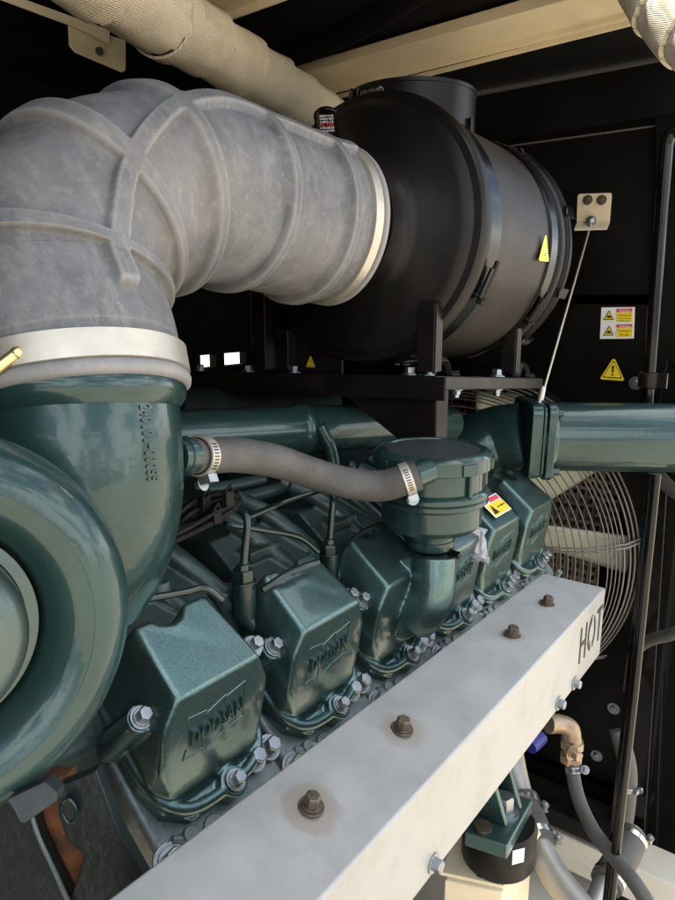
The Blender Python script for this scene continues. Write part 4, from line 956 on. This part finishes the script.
# engine foot, rubber mount, beige pedestal
ft = thing('engine_foot', P(500,800,.93), 'dark green cast engine foot with two ribs bolted onto the rubber mount', 'engine mount')
f0 = P(498,826,.93); bx = [V((1,0,0)),V((0,1,0)),V((0,0,1))]
pl = [P(472,812,.93),P(465,836,.905),P(506,851,.885),P(533,806,.955),P(500,790,1.0)]; z_ = .80
def onz(x,y,z): return on(x,y,2,z)
b = MB(); b.prism([onz(x,y,.80) for x,y in ((464,832),(508,846),(533,800),(500,786),(480,800))],V((0,0,-.022))); b.build('base_plate','green',ft,bev=.003)
b = MB()
for (x0,y0,x1,y1) in ((474,822,500,768),(506,808,520,768)):
    a = onz(x0,y0,.80); q = a+V((.11,.0,0)); 
for xx in (.66,.745):
    pass
a1_ = onz(503,832,.80); a2_ = onz(525,805,.80); a3_ = onz(490,790,.80)
for s in (0,1):
    p = a1_.lerp(a2_,.15+.65*s); back = V((0,.10,0))
    b.prism([p,p+back,p+back+V((0,0,.14)),p+V((0,.05,.14))],V((.008,0,0)))
b.build('rib','green',ft,bev=.002)
b = MB(); p = onz(483,828,.80); b.cyl(p-V((0,0,.001)),p+V((0,0,.004)),.012,n=24); b.build('hole_washer','rustbolt',ft)
b = MB(); p = onz(503,812,.80); b.hexb(p,(0,0,1),.014,.02); b.build('foot_bolt','zinc',ft)
mt_ = thing('rubber_mount', onz(497,850,.76), 'black round rubber engine mount with a small white label', 'rubber mount')
mc = onz(499,838,.745); b = MB(); b.lathe(mc,(0,0,1),[(0,-.03),(.050,-.03),(.052,-.026),(.052,.026),(.048,.032),(0,.032)],64); mo = b.build('rubber_block','black',mt_)
h = surf([mo],518,856)
if h: b = MB(); b.box(h[0]+h[1]*.0005,(.018,.022,.001),(V((0,0,1)).cross(h[1]).normalized(),V((0,0,1)),h[1])); b.build('label','whi',mt_)
pd = thing('mount_pedestal', onz(490,880,.6), 'beige steel pedestal plate under the rubber mount at the bottom edge', 'pedestal')
b = MB(); b.prism([onz(x,y,.714) for x,y in ((440,872),(504,886),(541,832),(538,827),(500,800),(470,800))],V((0,0,-.006))); b.build('top_plate','beige',pd,bev=.0015)
b = MB(); pA,pB,pC = onz(444,880,.708),onz(503,893,.708),onz(533,838,.708)
b.prism([pA,pB,pC,pA+(pC-pB)],V((0,0,-.45))); b.build('column','beige',pd,bev=.003)
b = MB(); p = onz(481,874,.7142); b.cyl(p,p+V((0,0,.0006)),.007,n=20); b.build('plate_hole','ink',pd)
# bits of clear film near the fourth cover
cf = MB(); random.seed(3)
q = P(468,535,1.0); vs=[]; 
for i in range(7):
    for j in range(7): vs.append(q+CR*(i/6-.5)*.055+CU*(j/6-.5)*.05+V((random.uniform(-1,1),random.uniform(-1,1),random.uniform(-1,1)))*.006+V((0,0,-.02*(i/6))))
cf.add(vs,[(i*7+j,i*7+j+1,(i+1)*7+j+1,(i+1)*7+j) for i in range(6) for j in range(6)])
o_ = cf.build('plastic_film','plastic',ang=20); o_.modifiers.new('s','SOLIDIFY').thickness=.0008; tag(o_,'crumpled grey plastic film tucked behind the breather neck','film')
# harness clips along the lower head edge
cl2 = MB(); random.seed(5)
for k in range(46):
    x = .40+.0165*k; o = orig[min(5,int((x-.30)/pitch))]; p = V((x,.375+random.uniform(-.006,.006),1.058-.0415*(x-.38)+random.uniform(-.006,.006)))
    a_ = V((random.uniform(-1,1),random.uniform(-1,1),random.uniform(-.6,1))).normalized(); cl2.cyl(p-a_*.010,p+a_*.010,random.uniform(.003,.0055),n=8)
tag(cl2.build('clip_row','head',bev=.0006),'row of small metal clips and studs between the heads and the heat shield','clips')
# lower left: flywheel housing plates with rust
lh = thing('flywheel_housing', P(70,850,.50), 'black bell housing plate with a round hole and an orange rusty patch, lower left', 'housing')
b = MB(); b.prism([P(x,y,.545) for x,y in ((20,782),(66,776),(76,840),(96,870),(100,905),(20,905))],CF*.02); b.build('rusty_patch','orange',lh,bev=.001)
b = MB(); b.prism([P(x,y,.525) for x,y in ((58,786),(84,776),(96,770),(118,830),(160,905),(68,905),(80,872),(84,855),(66,838),(58,815))],CF*.014); b.build('cover_plate','block',lh,bev=.001)
el = [P(69,811,.517)+ (CR*.0052*math.cos(t)+CU*.0088*math.sin(t))+CR*(-.0012*math.sin(t)) for t in [2*math.pi*k/40 for k in range(41)]]
b = MB(); b.tube(el,.0011,n=10,smooth=False); b.build('hole_ring','greens',lh)
b = MB(); b.prism([p+CF*.0005 for p in el[:-1]],CF*.001); b.build('hole','ink',lh,smooth=False)
b = MB(); b.tube([P(26,795,.52),P(38,835,.52),P(54,870,.52),P(72,910,.52)],.0018,n=12); b.build('edge_strip','head',lh)
b = MB(); b.prism([P(x,y,.53) for x,y in ((-60,700),(20,760),(38,835),(54,870),(72,905),(-60,905))],CF*.02); b.build('back_plate','block',lh,smooth=False)
# ================================================================ LIGHT
w = bpy.data.worlds.new('World'); S.world = w; w.use_nodes = True
N = w.node_tree.nodes; L = w.node_tree.links
sky = N.new('ShaderNodeTexSky'); sky.sky_type = 'NISHITA'; sky.sun_disc = False
EL, AZ = R_(76), R_(75)      # direction towards the sun, measured from +X
sd_ = V((math.cos(EL)*math.cos(AZ), math.cos(EL)*math.sin(AZ), math.sin(EL)))
sky.sun_elevation = EL; sky.sun_rotation = math.atan2(sd_.x, sd_.y)
sky.dust_density = 2.0
tcw = N.new('ShaderNodeTexCoord'); nz = N.new('ShaderNodeTexNoise'); nz.inputs['Scale'].default_value = 2.6; nz.inputs['Detail'].default_value = 8; nz.inputs['Roughness'].default_value = .6
mpw = N.new('ShaderNodeMapping'); mpw.inputs['Scale'].default_value = (1,1,2.4); L.new(tcw.outputs['Generated'], mpw.inputs['Vector']); L.new(mpw.outputs['Vector'], nz.inputs['Vector'])
crw = N.new('ShaderNodeValToRGB'); crw.color_ramp.elements[0].position = .46; crw.color_ramp.elements[1].position = .58; L.new(nz.outputs['Fac'], crw.inputs['Fac'])
mxw = N.new('ShaderNodeMix'); mxw.data_type = 'RGBA'; L.new(crw.outputs['Color'], mxw.inputs[0]); L.new(sky.outputs['Color'], mxw.inputs[6]); mxw.inputs[7].default_value = (14.2,14.3,14.4,1)
L.new(mxw.outputs[2], N['Background'].inputs['Color']); N['Background'].inputs['Strength'].default_value = .12
sl_ = bpy.data.lights.new('sun','SUN'); sl_.energy = 4.5; sl_.angle = R_(.5); sl_.color = (1,.95,.88)
so_ = bpy.data.objects.new('sun', sl_); COL.objects.link(so_); so_.rotation_euler = (-sd_).to_track_quat('-Z','Y').to_euler()
S.view_settings.view_transform = 'Standard'; S.view_settings.look = 'None'; S.view_settings.gamma = 1
S.view_settings.exposure = 1.25
